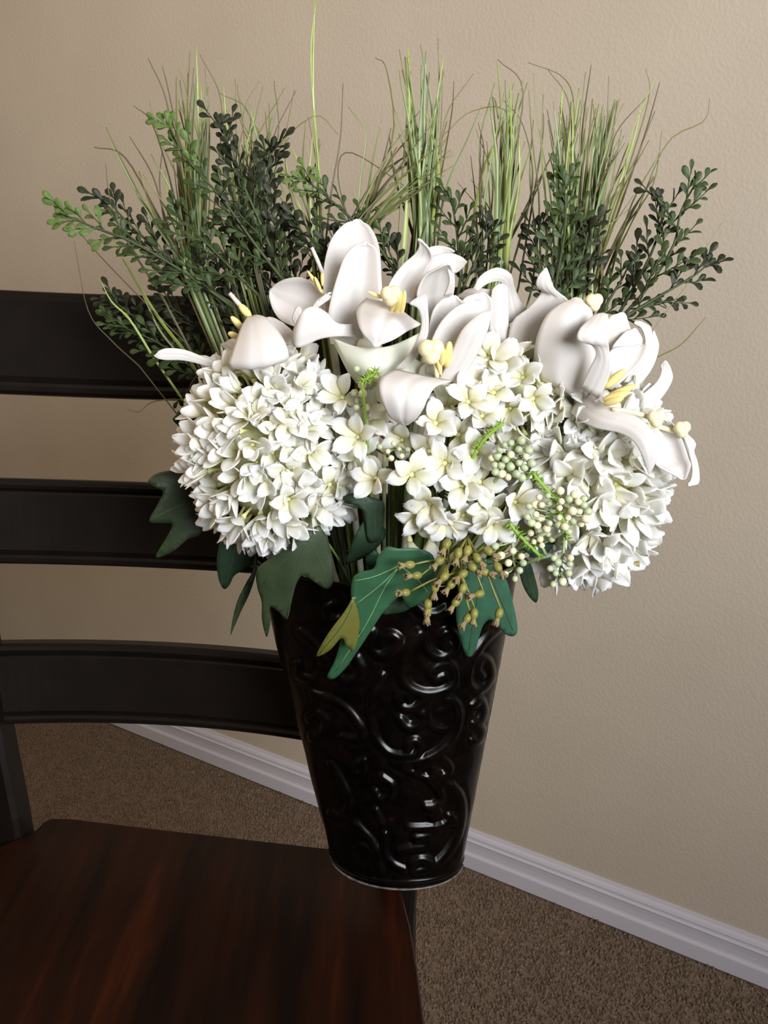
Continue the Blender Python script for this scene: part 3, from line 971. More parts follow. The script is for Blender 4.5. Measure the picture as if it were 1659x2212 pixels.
def lily_petal(t, R, st, cup=0.006, mat=None, crease=0.0014, roll=0.003, thick=0.0019, label=None, tip=True):
    """st: stations base->tip (lx,ly,rx,ry,d[,dl-dr tilt]) in a photo crop R"""
    rows = []
    for s in st:
        d = s[4] + DZ
        tilt = s[5] if len(s) > 5 else 0.0
        Lp, Rp = at(*R(s[0], s[1]), d - tilt), at(*R(s[2], s[3]), d + tilt)
        rows.append(list(Lp) + list(Rp))
    n, m = 20, 13
    Q = catmull(rows, n)
    if tip:
        c = (Q[-1, :3] + Q[-1, 3:]) / 2
        pc = (Q[-3, :3] + Q[-3, 3:]) / 2
        dirn = c - pc
        wl = np.linalg.norm(Q[-1, :3] - Q[-1, 3:])
        ln = np.linalg.norm(dirn) + 1e-9
        add = []
        for k, sh in ((.12, .86), (.22, .62), (.28, .3), (.30, .02)):
            cc = c + dirn / ln * min(wl, .02) * k
            add.append(list(cc + (Q[-1, :3] - c) * sh) + list(cc + (Q[-1, 3:] - c) * sh))
        Q = np.vstack([Q, add])
    n = len(Q)
    tt = np.linspace(-1, 1, m)
    L, Rr = Q[:, None, :3], Q[:, None, 3:]
    G = L * (1 - (tt[None, :, None] + 1) / 2) + Rr * ((tt[None, :, None] + 1) / 2)
    # push along the petal's normal turned to the viewer
    Nn = np.cross(np.gradient(G, axis=0), np.gradient(G, axis=1))
    Nn /= np.linalg.norm(Nn, axis=2)[..., None] + 1e-9
    view = np.array([0, 0, CAM_H]) - G
    sgn = np.sign((Nn * view).sum(2, keepdims=True))
    sgn[sgn == 0] = 1
    Nn = Nn * sgn
    Nm = Nn[:, m // 2].mean(0)
    Nm /= np.linalg.norm(Nm) + 1e-9
    wrow = np.linalg.norm(Q[:, :3] - Q[:, 3:], axis=1)[:, None]
    wscale = np.clip(wrow / 0.04, 0, 1)
    off = (cup * (1 - tt ** 2) - crease * np.exp(-(tt / .13) ** 2) * np.sign(cup if cup else 1) + roll * np.clip(np.abs(tt) - .62, 0, 1) ** 2 / .1444)[None, :] * wscale
    G = G + off[..., None] * Nm
    b = MB()
    b.sheet(G, thick)
    return b.build('petal', mat or M_LILY, t, True, label)


def stamen(t, R, a, b, d0, d1, r=0.0024, label=None):
    P, Q = at(*R(*a), d0 + DZ), at(*R(*b), d1 + DZ)
    ax = (Q - P)
    mb = MB()
    mb.ball((P + Q) / 2, r, 8, 8, ax, ax.length / 2 / r)
    mb.build('stamen', M_YELLOW, t, True, label)


def knob(t, R, c, d, r, tail=None, d2=None, mat=None):
    P = at(*R(*c), d + DZ)
    mb = MB()
    rr = r * 0.00016
    for k in range(3):
        a = k * 2.09 + .6
        mb.ball(P + Vector((math.cos(a), -.25, math.sin(a))) * rr * .34, rr * .66, 10, 8)
    o = mb.build('stigma', mat or M_CREAM, t, True, 'cream knobbed stigma')
    if tail:
        mb = MB()
        pts = [at(*R(*p), (d2 or d) + DZ) for p in tail]
        mb.tube(catmull(list(pts) + [P], 10), list(np.linspace(.0018, .0022, 10)), 7)
        mb.build('pistil', mat or M_CREAM, t, True)


def lily(label, R, centre, d):
    c = at(*R(*centre), d + DZ)
    t = thing('lily', label, 'flower', c, 'white lilies')
    m = MOUTH + Vector((max(-.07, min(.07, c.x * .35)), .012, -.03))
    s = catmull([c, c + Vector((0, .035, -.004)), c.lerp(m, .5) + Vector((0, .03, .012)), m], 8)
    mb = MB()
    mb.tube(s, [0.011, .008, .005, .0035, .003, .003, .003, .003], 10)
    mb.build('throat_and_stem', M_LILY_TUBE, t)
    return t


# A: tallest, top centre
t = lily('tallest white lily at top centre with two upright petals', R3, (1180, 720), .690)
lily_petal(t, R3, [(960, 620, 1230, 640, .71), (945, 400, 1240, 420, .725), (955, 270, 1236, 270, .74), (990, 160, 1218, 170, .75), (1050, 88, 1180, 98, .755), (1095, 67, 1145, 72, .757)], -.006)
lily_petal(t, R3, [(980, 690, 1260, 690, .685), (968, 560, 1252, 540, .69), (985, 450, 1245, 420, .695), (1020, 330, 1238, 310, .70), (1052, 245, 1230, 230, .705), (1100, 190, 1212, 195, .708), (1140, 179, 1180, 181, .709)], -.010, roll=-.002)
lily_petal(t, R3, [(900, 620, 1000, 470, .715), (800, 605, 945, 420, .72), (735, 575, 850, 362, .725), (695, 525, 765, 364, .73), (672, 465, 705, 388, .735), (668, 435, 682, 408, .737)], -.006)
lily_petal(t, R3, [(1150, 668, 1130, 590, .67), (1040, 655, 1020, 590, .66), (930, 668, 965, 535, .65), (860, 702, 902, 503, .645), (815, 712, 845, 525, .642), (793, 700, 803, 600, .645), (789, 690, 793, 650, .648)], .008)
lily_petal(t, R3, [(1160, 475, 1420, 600, .680), (1113, 525, 1436, 610, .665), (1116, 590, 1375, 640, .65), (1140, 645, 1305, 680, .642), (1190, 693, 1240, 700, .640)], .009, crease=.003)
lily_petal(t, R3, [(1250, 480, 1400, 490, .70), (1285, 380, 1430, 410, .705), (1345, 295, 1470, 320, .71), (1410, 238, 1503, 265, .71), (1435, 195, 1490, 212, .705), (1428, 162, 1447, 166, .70)], -.006)
lily_petal(t, R3, [(985, 650, 1440, 625, .672), (1030, 740, 1420, 730, .668), (1070, 820, 1340, 815, .675), (1110, 880, 1250, 880, .69)], .022, M_LILY_TUBE, label='pale green-white flared throat of the lily')
knob(t, R3, (1290, 445), .655, 52, [(1330, 560), (1310, 500)], .665)
stamen(t, R3, (1310, 580), (1345, 425), .665, .652)
stamen(t, R3, (1340, 560), (1362, 420), .668, .655)
stamen(t, R3, (1285, 550), (1320, 470), .668, .655)
stamen(t, R3, (1255, 462), (1172, 426), .665, .655, .0016)

# A': the lily behind it, facing left
t = lily('half-hidden lily facing left behind the tallest one, tan inside', R3, (960, 560), .735)
lily_petal(t, R3, [(800, 600, 850, 540, .70), (785, 560, 835, 530, .70), (800, 515, 830, 512, .70)], .002)
lily_petal(t, R3, [(900, 520, 1000, 450, .70), (890, 500, 960, 440, .70), (930, 460, 985, 432, .70)], .003)
stamen(t, R3, (945, 440), (862, 318), .715, .71, .0017)
stamen(t, R3, (935, 435), (900, 350), .713, .708, .0017)
stamen(t, R3, (940, 400), (938, 318), .715, .71, .0015)
mb = MB()
mb.tube([at(*R3(940, 330), .77), at(*R3(912, 262), .768), at(*R3(885, 200), .766)], [.0017, .0017, .0014], 6)
mb.build('pistil', M_LILY, t, True, 'white pistil tip')

# B: behind, right of the tallest
t = lily('lily behind and right of the tallest, petals curled at the tips', R3, (1500, 560), .705)
lily_petal(t, R3, [(1450, 600, 1570, 600, .69), (1430, 490, 1595, 490, .69), (1425, 420, 1613, 400, .685), (1462, 345, 1612, 335, .68), (1535, 302, 1600, 297, .675)], -.008)
lily_petal(t, R4, [(20, 260, 110, 260, .71), (55, 160, 130, 190, .715), (110, 120, 160, 200, .72), (175, 112, 200, 215, .722), (228, 130, 232, 190, .72), (252, 150, 250, 165, .718)], .004)
lily_petal(t, R4, [(20, 130, 60, 200, .735), (60, 85, 90, 140, .74), (110, 72, 130, 118, .742), (160, 82, 180, 112, .74), (188, 98, 192, 106, .738)], .004)
lily_petal(t, R4, [(140, 330, 180, 320, .665), (165, 260, 192, 265, .66), (160, 210, 188, 225, .66), (155, 195, 165, 195, .662)], .002)

# C: front centre
t = lily('front white lily facing the viewer at the centre with long tongue petal', R3, (1500, 860), .650)
lily_petal(t, R4, [(60, 640, 220, 640, .66), (62, 520, 232, 490, .665), (82, 415, 262, 420, .668), (125, 355, 252, 380, .67), (168, 339, 216, 345, .672)], -.008)
lily_petal(t, R4, [(200, 540, 350, 520, .672), (210, 430, 384, 430, .675), (240, 352, 392, 390, .678), (290, 325, 382, 348, .68), (320, 317, 352, 317, .682)], -.006)
lily_petal(t, R4, [(50, 720, 180, 760, .645), (70, 580, 210, 620, .645), (120, 470, 262, 500, .645), (190, 395, 335, 435, .645), (255, 362, 350, 395, .648), (290, 357, 335, 365, .65)], -.004, roll=0)
lily_petal(t, R4, [(110, 760, 170, 778, .635), (150, 690, 250, 720, .632), (190, 590, 315, 620, .628), (235, 500, 365, 500, .625), (310, 430, 378, 425, .628), (350, 412, 376, 412, .63)], .004, roll=0)
lily_petal(t, R3, [(1305, 826, 1340, 832, .640), (1380, 750, 1420, 765, .636), (1432, 655, 1474, 665, .632), (1447, 575, 1484, 590, .63), (1427, 512, 1480, 515, .628), (1385, 488, 1478, 468, .628), (1420, 460, 1472, 448, .63)], .004)
lily_petal(t, R3, [(1312, 824, 1602, 884, .628), (1247, 858, 1522, 908, .612), (1230, 910, 1478, 970, .602), (1243, 985, 1455, 1022, .600), (1280, 1060, 1422, 1072, .604), (1330, 1097, 1388, 1098, .610)], .008, crease=.003)
lily_petal(t, R3, [(1390, 760, 1640, 720, .655), (1350, 820, 1640, 800, .650), (1340, 860, 1610, 880, .640)], -.014, M_LILY_TUBE, tip=False, label='pale inner throat')
lily_petal(t, R4, [(40, 760, 175, 770, .636), (90, 820, 170, 800, .642), (110, 900, 150, 880, .652)], .006, M_LILY_TUBE, label='pale green-white outer throat')
knob(t, R4, (75, 610), .618, 62, [(105, 750), (100, 690), (90, 655)], .632)
stamen(t, R4, (125, 740), (95, 560), .632, .622)
stamen(t, R4, (150, 700), (170, 562), .632, .622, .0034)
stamen(t, R4, (125, 690), (140, 600), .630, .620, .0030)

# D: behind, between centre and right lilies
t = lily('lily seen from behind with one petal arched over, right of centre', R4, (430, 540), .700)
lily_petal(t, R4, [(370, 640, 470, 640, .69), (372, 480, 470, 480, .688), (374, 380, 468, 370, .688), (385, 300, 466, 290, .69)], .006)
lily_petal(t, R4, [(460, 480, 560, 400, .70), (452, 380, 528, 352, .70), (448, 300, 500, 280, .70), (425, 258, 480, 215, .695), (385, 258, 415, 184, .685), (345, 275, 350, 208, .675), (312, 303, 312, 245, .668), (298, 298, 300, 275, .668)], .005)
lily_petal(t, R4, [(380, 400, 385, 300, .695), (310, 370, 320, 290, .70), (250, 350, 262, 295, .705), (218, 340, 228, 318, .708)], .004)

# E: right
t = lily('large white lily at right with yellow stamens opening to the right', R4, (900, 720), .660)
lily_petal(t, R4, [(470, 640, 640, 640, .685), (470, 520, 680, 520, .685), (500, 440, 720, 440, .684), (575, 385, 775, 370, .682), (640, 305, 770, 345, .678), (622, 290, 715, 302, .672), (610, 265, 695, 268, .668), (625, 222, 683, 228, .666), (650, 195, 670, 194, .666)], .006)
lily_petal(t, R4, [(640, 760, 830, 860, .665), (605, 660, 880, 780, .66), (602, 590, 915, 680, .655), (625, 500, 930, 560, .652), (668, 422, 900, 450, .652), (735, 370, 892, 405, .655), (785, 353, 855, 366, .658)], .012)
lily_petal(t, R4, [(840, 800, 930, 855, .640), (880, 710, 985, 745, .632), (918, 630, 992, 670, .626), (890, 575, 985, 600, .622), (825, 556, 980, 560, .618), (832, 500, 985, 495, .620), (885, 448, 980, 432, .628)], .006)
lily_petal(t, R4, [(960, 640, 1100, 640, .67), (955, 520, 1112, 560, .672), (985, 440, 1090, 495, .674), (1028, 421, 1075, 445, .676)], .006)
lily_petal(t, R4, [(1000, 640, 1090, 620, .66), (1000, 590, 1145, 585, .66), (1060, 520, 1152, 550, .663), (1095, 504, 1135, 515, .665)], .004)
lily_petal(t, R4, [(950, 790, 1000, 810, .645), (980, 700, 1070, 750, .645), (988, 620, 1150, 670, .648), (1040, 597, 1178, 610, .652), (1110, 590, 1176, 585, .655)], -.006)
lily_petal(t, R4, [(1060, 770, 1110, 780, .665), (1140, 660, 1180, 650, .668), (1168, 570, 1204, 560, .67), (1150, 500, 1198, 492, .672), (1112, 475, 1150, 460, .675)], .003)
lily_petal(t, R4, [(1040, 810, 1110, 815, .66), (1100, 760, 1185, 730, .665), (1170, 660, 1225, 655, .668), (1196, 580, 1240, 580, .67), (1204, 515, 1222, 520, .672)], .003)
stamen(t, R4, (960, 800), (1072, 705), .635, .632, .0034)
stamen(t, R4, (970, 850), (1128, 785), .635, .628, .0028)
stamen(t, R4, (950, 865), (1085, 825), .630, .622, .0034)
stamen(t, R4, (955, 885), (1060, 850), .628, .620, .0030)
knob(t, R4, (908, 360), .66, 46, [(880, 430), (885, 400)], .665)

# F: lowest right
DZ = 0.044
t = lily('lowest right lily with petals curling down and one curving up', R4, (980, 920), .665)
lily_petal(t, R4, [(770, 900, 830, 830, .74), (790, 930, 880, 830, .68), (890, 1000, 1000, 905, .65), (1030, 1030, 1130, 950, .64), (1110, 1075, 1215, 1030, .632), (1150, 1140, 1235, 1105, .628), (1172, 1200, 1222, 1180, .63), (1182, 1230, 1198, 1232, .632)], .009)
lily_petal(t, R4, [(1100, 960, 1290, 980, .665), (1170, 1040, 1340, 1050, .66), (1200, 1120, 1365, 1110, .655), (1215, 1190, 1382, 1165, .652), (1270, 1225, 1396, 1200, .648), (1335, 1255, 1380, 1258, .648)], -.010, roll=.006)
lily_petal(t, R4, [(1240, 950, 1310, 985, .675), (1320, 1010, 1420, 1075, .675), (1365, 1075, 1418, 1125, .675), (1395, 1150, 1436, 1180, .672), (1408, 1220, 1446, 1240, .668), (1400, 1270, 1442, 1290, .664), (1385, 1290, 1410, 1304, .662)], .004)
lily_petal(t, R4, [(1050, 905, 1110, 935, .67), (1150, 835, 1195, 905, .675), (1225, 770, 1268, 830, .68), (1250, 715, 1308, 755, .682), (1244, 685, 1302, 705, .682), (1258, 668, 1285, 670, .680)], .005)
lily_petal(t, R4, [(1240, 1010, 1320, 1010, .68), (1250, 960, 1305, 975, .685), (1262, 945, 1285, 950, .685)], .002)
lily_petal(t, R4, [(1060, 960, 1130, 930, .665), (1160, 1060, 1230, 1020, .665), (1180, 1180, 1300, 1140, .67), (1230, 1230, 1310, 1210, .67)], -.006, M_LILY_TUBE, label='pale green-white inner throat')
knob(t, R4, (1225, 955), .64, 46, [(1000, 910), (1080, 920), (1150, 938), (1190, 950)], .645)
knob(t, R4, (1358, 1010), .655, 44, [(1180, 990), (1260, 1005), (1310, 1020)], .66)

# G: left
DZ = 0.06
t = lily('left white lily with orange stamens and one long petal reaching left', R3, (600, 720), .70)
lily_petal(t, R3, [(560, 556, 600, 545, .665), (530, 600, 655, 560, .655), (500, 675, 715, 625, .645), (475, 745, 755, 690, .640), (462, 795, 769, 750, .638), (500, 814, 755, 772, .642), (560, 805, 700, 785, .648)], .012)
lily_petal(t, R3, [(500, 832, 500, 800, .675), (400, 828, 420, 790, .675), (310, 797, 330, 760, .675), (220, 778, 235, 724, .675), (140, 777, 150, 716, .672), (100, 770, 105, 728, .67), (85, 762, 88, 745, .67)], .004)
lily_petal(t, R3, [(530, 760, 560, 640, .70), (480, 760, 520, 655, .70), (440, 720, 490, 660, .705), (420, 702, 440, 690, .706)], .003)
lily_petal(t, R3, [(700, 700, 790, 700, .68), (690, 620, 790, 640, .685), (650, 570, 740, 590, .69)], .004)
stamen(t, R3, (545, 630), (470, 553), .675, .67, .0028)
stamen(t, R3, (515, 660), (456, 638), .672, .668, .0026)
stamen(t, R3, (575, 560), (512, 490), .672, .668, .0032)
mb = MB()
mb.tube([at(*R3(560, 560), .735), at(*R3(520, 500), .73), at(*R3(464, 434), .728)], [.0022, .0020, .0016], 6)
mb.build('pistil', M_LILY, t, True, 'white pistil tip')


# ------------------------------------------------------------------ hydrangea-like heads
def floret_petal(name, L, Wd, lift, curl, notch):
    """petal along +X, rising to +Z"""
    n, m = 7, 5
    ss = np.linspace(0, 1, n)
    wid = np.array([.14, .42, .78, 1.0, .98, .74, .22])
    G = np.zeros((n, m, 3))
    tt = np.linspace(-1, 1, m)
    for i, s in enumerate(ss):
        for j, t in enumerate(tt):
            x = L * s
            z = L * (lift * s - curl * s * s) + Wd * 0.30 * t * t * math.sin(math.pi * min(1, s * .95)) + notch * Wd * 0.12 * math.sin(5 * t + 6 * s)
            if i == n - 1:
                x += -notch * L * 0.05 * math.cos(6 * t)
            G[i, j] = (x, Wd * wid[i] * t, z)
    b = MB()
    b.sheet(G, 0.0006)
    return mesh(name, b.v, b.f, M_FLORET, True)


PET_OPEN = [floret_petal('petal', L, w, l, c, k) for L, w, l, c, k in ((.0200, .0062, .55, .40, .6), (.0190, .0056, .45, .50, 1.0), (.0215, .0066, .62, .35, .3), (.0185, .0062, .40, .60, .8))]
PET_BUD = [floret_petal('petal', L, w, l, c, k) for L, w, l, c, k in ((.0225, .0056, .10, -.12, .2), (.0240, .0060, .05, -.05, .1), (.0215, .0054, .12, .10, .3))]
PET_BIG = [floret_petal('petal', L, w, l, c, k) for L, w, l, c, k in ((.0245, .0076, .25, .02, .4), (.0262, .0072, .15, .05, .3), (.0235, .0080, .30, .15, .7))]
b = MB()
b.tube([(0, 0, -0.012), (0, 0, -0.004), (0, 0, 0.001), (0, 0, 0.003)], [.0010, .0013, .0026, .0010], 7)
ME_EYE = mesh('floret', b.v, b.f, M_EYE, True)


def floret(t, p, axis, kind='open', scale=1.0, npet=5, tilt=None):
    A = Vector(axis).normalized()
    roll = random.uniform(0, 6.28)
    Q = A.to_track_quat('Z', 'Y').to_matrix().to_4x4() @ Matrix.Rotation(roll, 4, 'Z')
    f = obj('floret', ME_EYE, t, Matrix.Translation(Vector(p) - world_loc(t)) @ Q)
    pool = {'open': PET_OPEN, 'bud': PET_BUD, 'big': PET_BIG}[kind]
    base_tilt = {'open': 28, 'bud': 58, 'big': 40}[kind] if tilt is None else tilt
    for k in range(npet):
        a = 2 * math.pi * k / npet + random.gauss(0, .12)
        up = math.radians(base_tilt + random.gauss(0, 9))
        M = Matrix.Rotation(a, 4, 'Z') @ Matrix.Translation((0.0012, 0, 0.001)) @ Matrix.Rotation(-up, 4, 'Y') @ Matrix.Rotation(random.gauss(0, .18), 4, 'X')
        M = M @ Matrix.Scale(scale * random.uniform(.88, 1.1), 4)
        obj('petal', random.choice(pool), f, M)
    return f


def head(label, cpx, d, rad, n, kinds, yscale=1.0, scale=1.0, avoid=None):
    """rad: (px,py) core radii; florets spread over the front and sides"""
    c = at(*cpx, d)
    k = (at(cpx[0] + 100, cpx[1], d) - c).length / 100
    rx, rz = rad[0] * k, rad[1] * k
    ry = min(rx, rz) * yscale
    t = thing('hydrangea_head', label, 'flower', c, 'white hydrangea heads')
    b = MB()
    b.ball(c, 1.0, 16, 10)
    b.v = [(c.x + (v[0] - c.x) * rx * .86, c.y + (v[1] - c.y) * ry * .86, c.z + (v[2] - c.z) * rz * .86) for v in b.v]
    b.tube(stem_to_mouth(c), 0.003, 8)
    b.build('core', M_CORE, t, True, 'pale green core and stem')
    g = math.pi * (3 - math.sqrt(5))
    tot = int(n * 1.75)
    for i in range(tot):
        y = 1 - 2 * (i + .5) / tot
        r = math.sqrt(1 - y * y)
        a = i * g
        nx, nz, ny = r * math.cos(a), r * math.sin(a), y
        if ny > 0.28:
            continue
        nx, nz, ny = nx + random.gauss(0, .06), nz + random.gauss(0, .06), ny
        p = c + Vector((nx * rx, ny * ry, nz * rz))
        ax = Vector((nx / rx, ny / ry, nz / rz)).normalized()
        ppx, ppy = proj(np.array(p))
        if avoid and avoid(ppx, ppy):
            continue
        kind, tl, sc = kinds(nx, ny, nz)
        axis = (ax + Vector((random.gauss(0, .16), random.gauss(0, .12), random.gauss(0, .16)))).normalized()
        floret(t, p + ax * random.uniform(-.003, .004), axis, kind, scale * sc, 5, tl)
    return t


def kl(nx, ny, nz):
    if nx < -0.15 or (nz < -.5):
        return 'bud', random.uniform(46, 64), 1.0
    if nx > 0.0 and nz < 0.6:
        return 'open', random.uniform(18, 42), 1.0
    return random.choice(['open', 'bud']), random.uniform(34, 56), .98


def kr(nx, ny, nz):
    if nx > .3 or nz < -.4:
        return 'bud', random.uniform(38, 56), 1.08
    return random.choice(['bud', 'open', 'open']), random.uniform(26, 46), 1.02


head('big round ivory hydrangea head at left with spoon-shaped outer petals', (590, 975), .745, (135, 180), 124, kl)
head('big ivory hydrangea head at right under the lilies, dense large petals', (1270, 1022), .750, (108, 182), 96, kr, scale=1.2)
head('small ivory hydrangea head above the berries, right of centre', (1120, 850), .735, (58, 80), 20, lambda a, b, c: ('open', random.uniform(25, 50), .95))

# loose centre head: open florets set one by one
t = thing('hydrangea_head', 'loose ivory hydrangea head of open florets at the centre', 'flower', at(930, 1040, .75), 'white hydrangea heads')
b = MB()
loose = [(775, 945, .69, 0), (812, 1035, .68, 0), (888, 1025, .665, 0), (940, 915, .675, 0), (1010, 870, .675, .6), (1055, 775, .70, .3), (960, 1000, .672, 0), (1000, 1050, .67, 0), (1030, 975, .675, 0),
         (1110, 1085, .675, .2), (1062, 1125, .672, -.6), (930, 1085, .67, -.3), (960, 1120, .675, -.7), (885, 1165, .69, -1.1), (930, 1160, .69, -1.1), (1035, 1040, .675, -.2), (845, 880, .69, .2), (800, 905, .70, .2),
         (870, 950, .70, 0), (990, 940, .69, .2), (1040, 900, .69, .3), (1080, 800, .70, .5), (1000, 1110, .68, -.5), (1045, 1090, .675, -.3), (905, 1110, .68, -.6), (780, 985, .70, 0), (1020, 830, .69, .5), (975, 880, .70, .3),
         (760, 1000, .705, 0), (740, 860, .70, .5), (1065, 850, .69, .4), (925, 975, .69, 0)]
hub = at(935, 1050, .765)
for px, py, d, tz_ in loose:
    p = at(px, py, d + .015)
    ax = (p - hub).normalized() * .45 + Vector((random.gauss(0, .15), -1, 0.15 + tz_ * .8 + random.gauss(0, .12)))
    down = tz_ < -1
    floret(t, p, ax if not down else Vector((random.gauss(0, .2), -.35, -1)), 'bud' if down else 'open', 1.04 if not down else .9, 5, None if not down else 62)
    b.tube(catmull([p - ax.normalized() * .008, p.lerp(hub, .5), hub], 6), .0009, 5)
b.tube(stem_to_mouth(hub), .003, 8)
b.build('branching_stem', M_GSTEM, t)
# olive calyx tips at the right edge belong to the right head
t = [o for o in bpy.data.objects if o.name.startswith('hydrangea_head') and 'right under' in o.get('label', '')][0]
for px, py, tx, ty in ((1375, 1160, 1405, 1152), (1335, 1180, 1362, 1176), (1350, 1220, 1382, 1218)):
    b = MB()
    P, Q = at(px, py, .735), at(tx, ty, .73)
    b.tube([P, P.lerp(Q, .55), P.lerp(Q, .6), Q], [.0030, .0036, .0026, .0034], 8)
    b.build('calyx', M_OLIVE, t, True, 'olive green calyx at the edge')


# ------------------------------------------------------------------ berry sprigs
def berry_sprig(label, stem, berries, d, gshare=0.5, r=(6.5, 9.5), dj=.012):
    P0 = at(*stem[0], d)
    t = thing('berry_sprig', label, 'berries', P0, 'frosted berry sprigs')
    b = MB()
    C = catmull([at(x, y, d) for x, y in stem], 10)
    b.tube(C, list(np.linspace(.0016, .001, 10)), 6)
    b.tube(stem_to_mouth(P0), .0016, 6)
    for px, py in berries:
        rr = random.uniform(*r) * .00037
        p = at(px, py, d - random.uniform(0, dj) - .004)
        q = Vector(min(C.tolist(), key=lambda c: (Vector(c) - p).length))
        b.tube([q, q.lerp(p, .5) + Vector((0, 0, -.001)), p], .0007, 4)
        g = MB()
        g.ball(p, rr, 9, 7, p - q, 1.08)
        g.build('berry', M_BERRYG if random.random() < gshare else M_BERRYW, t)
    b.build('stem', M_SAGE, t)


def cloud(cx, cy, rx, ry, n, mind=13):
    pts = []
    tries = 0
    while len(pts) < n and tries < 4000:
        tries += 1
        a, q = random.uniform(0, 6.28), math.sqrt(random.random())
        x, y = cx + rx * q * math.cos(a), cy + ry * q * math.sin(a)
        if all((x - u) ** 2 + (y - v) ** 2 > mind * mind for u, v in pts):
            pts.append((x, y))
    return pts


berry_sprig('frosted green berry sprig at the centre right of the loose head', [(1090, 1010), (1100, 990), (1115, 950)], cloud(1105, 992, 46, 46, 22), .672, .65)
berry_sprig('largest mixed berry sprig below the right hydrangea', [(1180, 1150), (1195, 1110), (1210, 1075)], cloud(1205, 1105, 72, 48, 34), .680, .5)
berry_sprig('hanging berry sprig left of the pale green gap, few cream berries', [(1108, 1150), (1108, 1190), (1112, 1225)], [(1082, 1200), (1098, 1216), (1126, 1202), (1130, 1216), (1122, 1232), (1112, 1250), (1092, 1240), (1070, 1180), (1108, 1190)], .680, .3)
berry_sprig('hanging berry sprig lowest at right, tipped with small berries', [(1220, 1150), (1217, 1190), (1210, 1230)], [(1188, 1228), (1230, 1218), (1200, 1238), (1228, 1238), (1195, 1262), (1215, 1256), (1205, 1215), (1232, 1205), (1196, 1205), (1216, 1240)], .685, .6)
berry_sprig('berry sprig peeking out above the left hydrangea beside the lily throat', [(790, 890), (785, 850), (780, 815)], [(770, 797), (782, 832), (784, 850), (766, 848), (806, 828), (800, 800), (812, 815), (770, 880), (792, 880), (775, 865)], .70, .5)
berry_sprig('small berry cluster in the shaded gap left of the loose head', [(830, 980), (850, 970), (865, 965)], [(862, 970), (850, 958), (838, 975), (880, 972), (820, 965), (868, 985), (845, 990)], .70, .4, (5, 7))
berry_sprig('pair of berry stems in shade under the largest berry sprig', [(1180, 1200), (1170, 1180), (1160, 1160)], cloud(1165, 1165, 28, 22, 9), .70, .3, (6, 8))

# olive buds with dried tips
t = thing('bud_sprig', 'olive bud sprig with dried tan tips hanging over the vase front', 'berries', at(1000, 1170, .69))
b = MB()
hubp = at(1010, 1160, .69)
forks = [at(970, 1215, .675), at(1020, 1200, .67), at(1045, 1220, .67), at(995, 1235, .665)]
for f in forks:
    b.tube(catmull([hubp, hubp.lerp(f, .5) + Vector((0, -.004, 0)), f], 6), .0011, 5)
b.tube(stem_to_mouth(hubp), .0016, 6)
buds = [(876, 1280, 868, 1281, 3), (924, 1305, 922, 1335, 0), (924, 1320, 922, 1348, 0), (985, 1300, 968, 1325, 3), (1010, 1335, 1000, 1350, 3), (1024, 1325, 1022, 1348, 3), (1078, 1325, 1070, 1352, 2), (1035, 1283, 1015, 1288, 1),
        (900, 1243, 880, 1245, 0), (965, 1175, 958, 1190, 0), (950, 1210, 940, 1222, 0), (990, 1195, 985, 1215, 1), (1010, 1190, 1005, 1205, 1), (1000, 1240, 985, 1252, 3), (1045, 1235, 1060, 1240, 2), (1020, 1225, 1035, 1235, 1),
        (960, 1245, 948, 1258, 0), (940, 1268, 938, 1290, 0), (975, 1262, 965, 1275, 3), (1055, 1190, 1068, 1200, 1), (885, 1220, 866, 1222, 0), (1030, 1205, 1040, 1218, 1), (1075, 1225, 1085, 1240, 2), (1000, 1270, 992, 1290, 3)]
for bx, by, tx, ty, fi in buds:
    P, Q = at(bx, by, .655), at(tx, ty, .652)
    ax = (Q - P).normalized()
    f = forks[fi]
    b.tube(catmull([f, f.lerp(P, .5) + Vector((0, -.003, .003)), P - ax * .004], 6), .0008, 5)
    g = MB()
    g.ball(P, .0033, 9, 7, ax, 1.35)
    bo = g.build('bud', M_OLIVE, t)
    h = MB()
    e = P + ax * .0055
    pv = ax.orthogonal().normalized()
    h.tube([P + ax * .003, e, e + ax * .0015], [.0016, .0020, .0026], 7)
    for k in range(12):
        a = k * .5236 + random.gauss(0, .2)
        dv = (pv * math.cos(a) + ax.cross(pv) * math.sin(a))
        h.tube([e, e + dv * .0018 + ax * .0022, e + dv * random.uniform(.0016, .0034) + ax * random.uniform(.0025, .005)], [.0012, .0011, .0005], 4)
    h.build('dried_tip', M_DRY, bo, True, 'dried tan frilled tip')
b.build('stem', M_OLIVE, t)

# lime twigs
for lab, pts in (('lime green needle twig between the centre and right flower heads', [(1030, 970), (1055, 940), (1085, 915)]),
                 ('lime green needle twig running down beside the frosted berries', [(1150, 1020), (1170, 1045), (1205, 1085)]),
                 ('lime green needle twig crossing below the centre florets', [(1100, 1130), (1125, 1160), (1165, 1200)]),
                 ('lime green needle twig under the right hydrangea', [(1205, 1100), (1220, 1130), (1225, 1165)]),
                 ('lime green needle twig beside the tallest lily throat', [(783, 824), (798, 814), (812, 802)])):
    t = thing('lime_twig', lab, 'greenery', at(*pts[0], .675), 'lime needle twigs')
    b = MB()
    C = catmull([at(x, y, .675) for x, y in pts], 14)
    b.tube(C, .0015, 6)
    b.tube(stem_to_mouth(C[0]), .0012, 5)
    b.build('stem', M_LIME, t)
    b = MB()
    for c in C:
        for k in range(4):
            dv = Vector((random.gauss(0, 1), random.gauss(0, .6), random.gauss(0, 1))).normalized()
            b.tube([Vector(c), Vector(c) + dv * .003, Vector(c) + dv * .0055], [.0006, .0005, .0002], 4)
    b.build('needles', M_LIME, t)


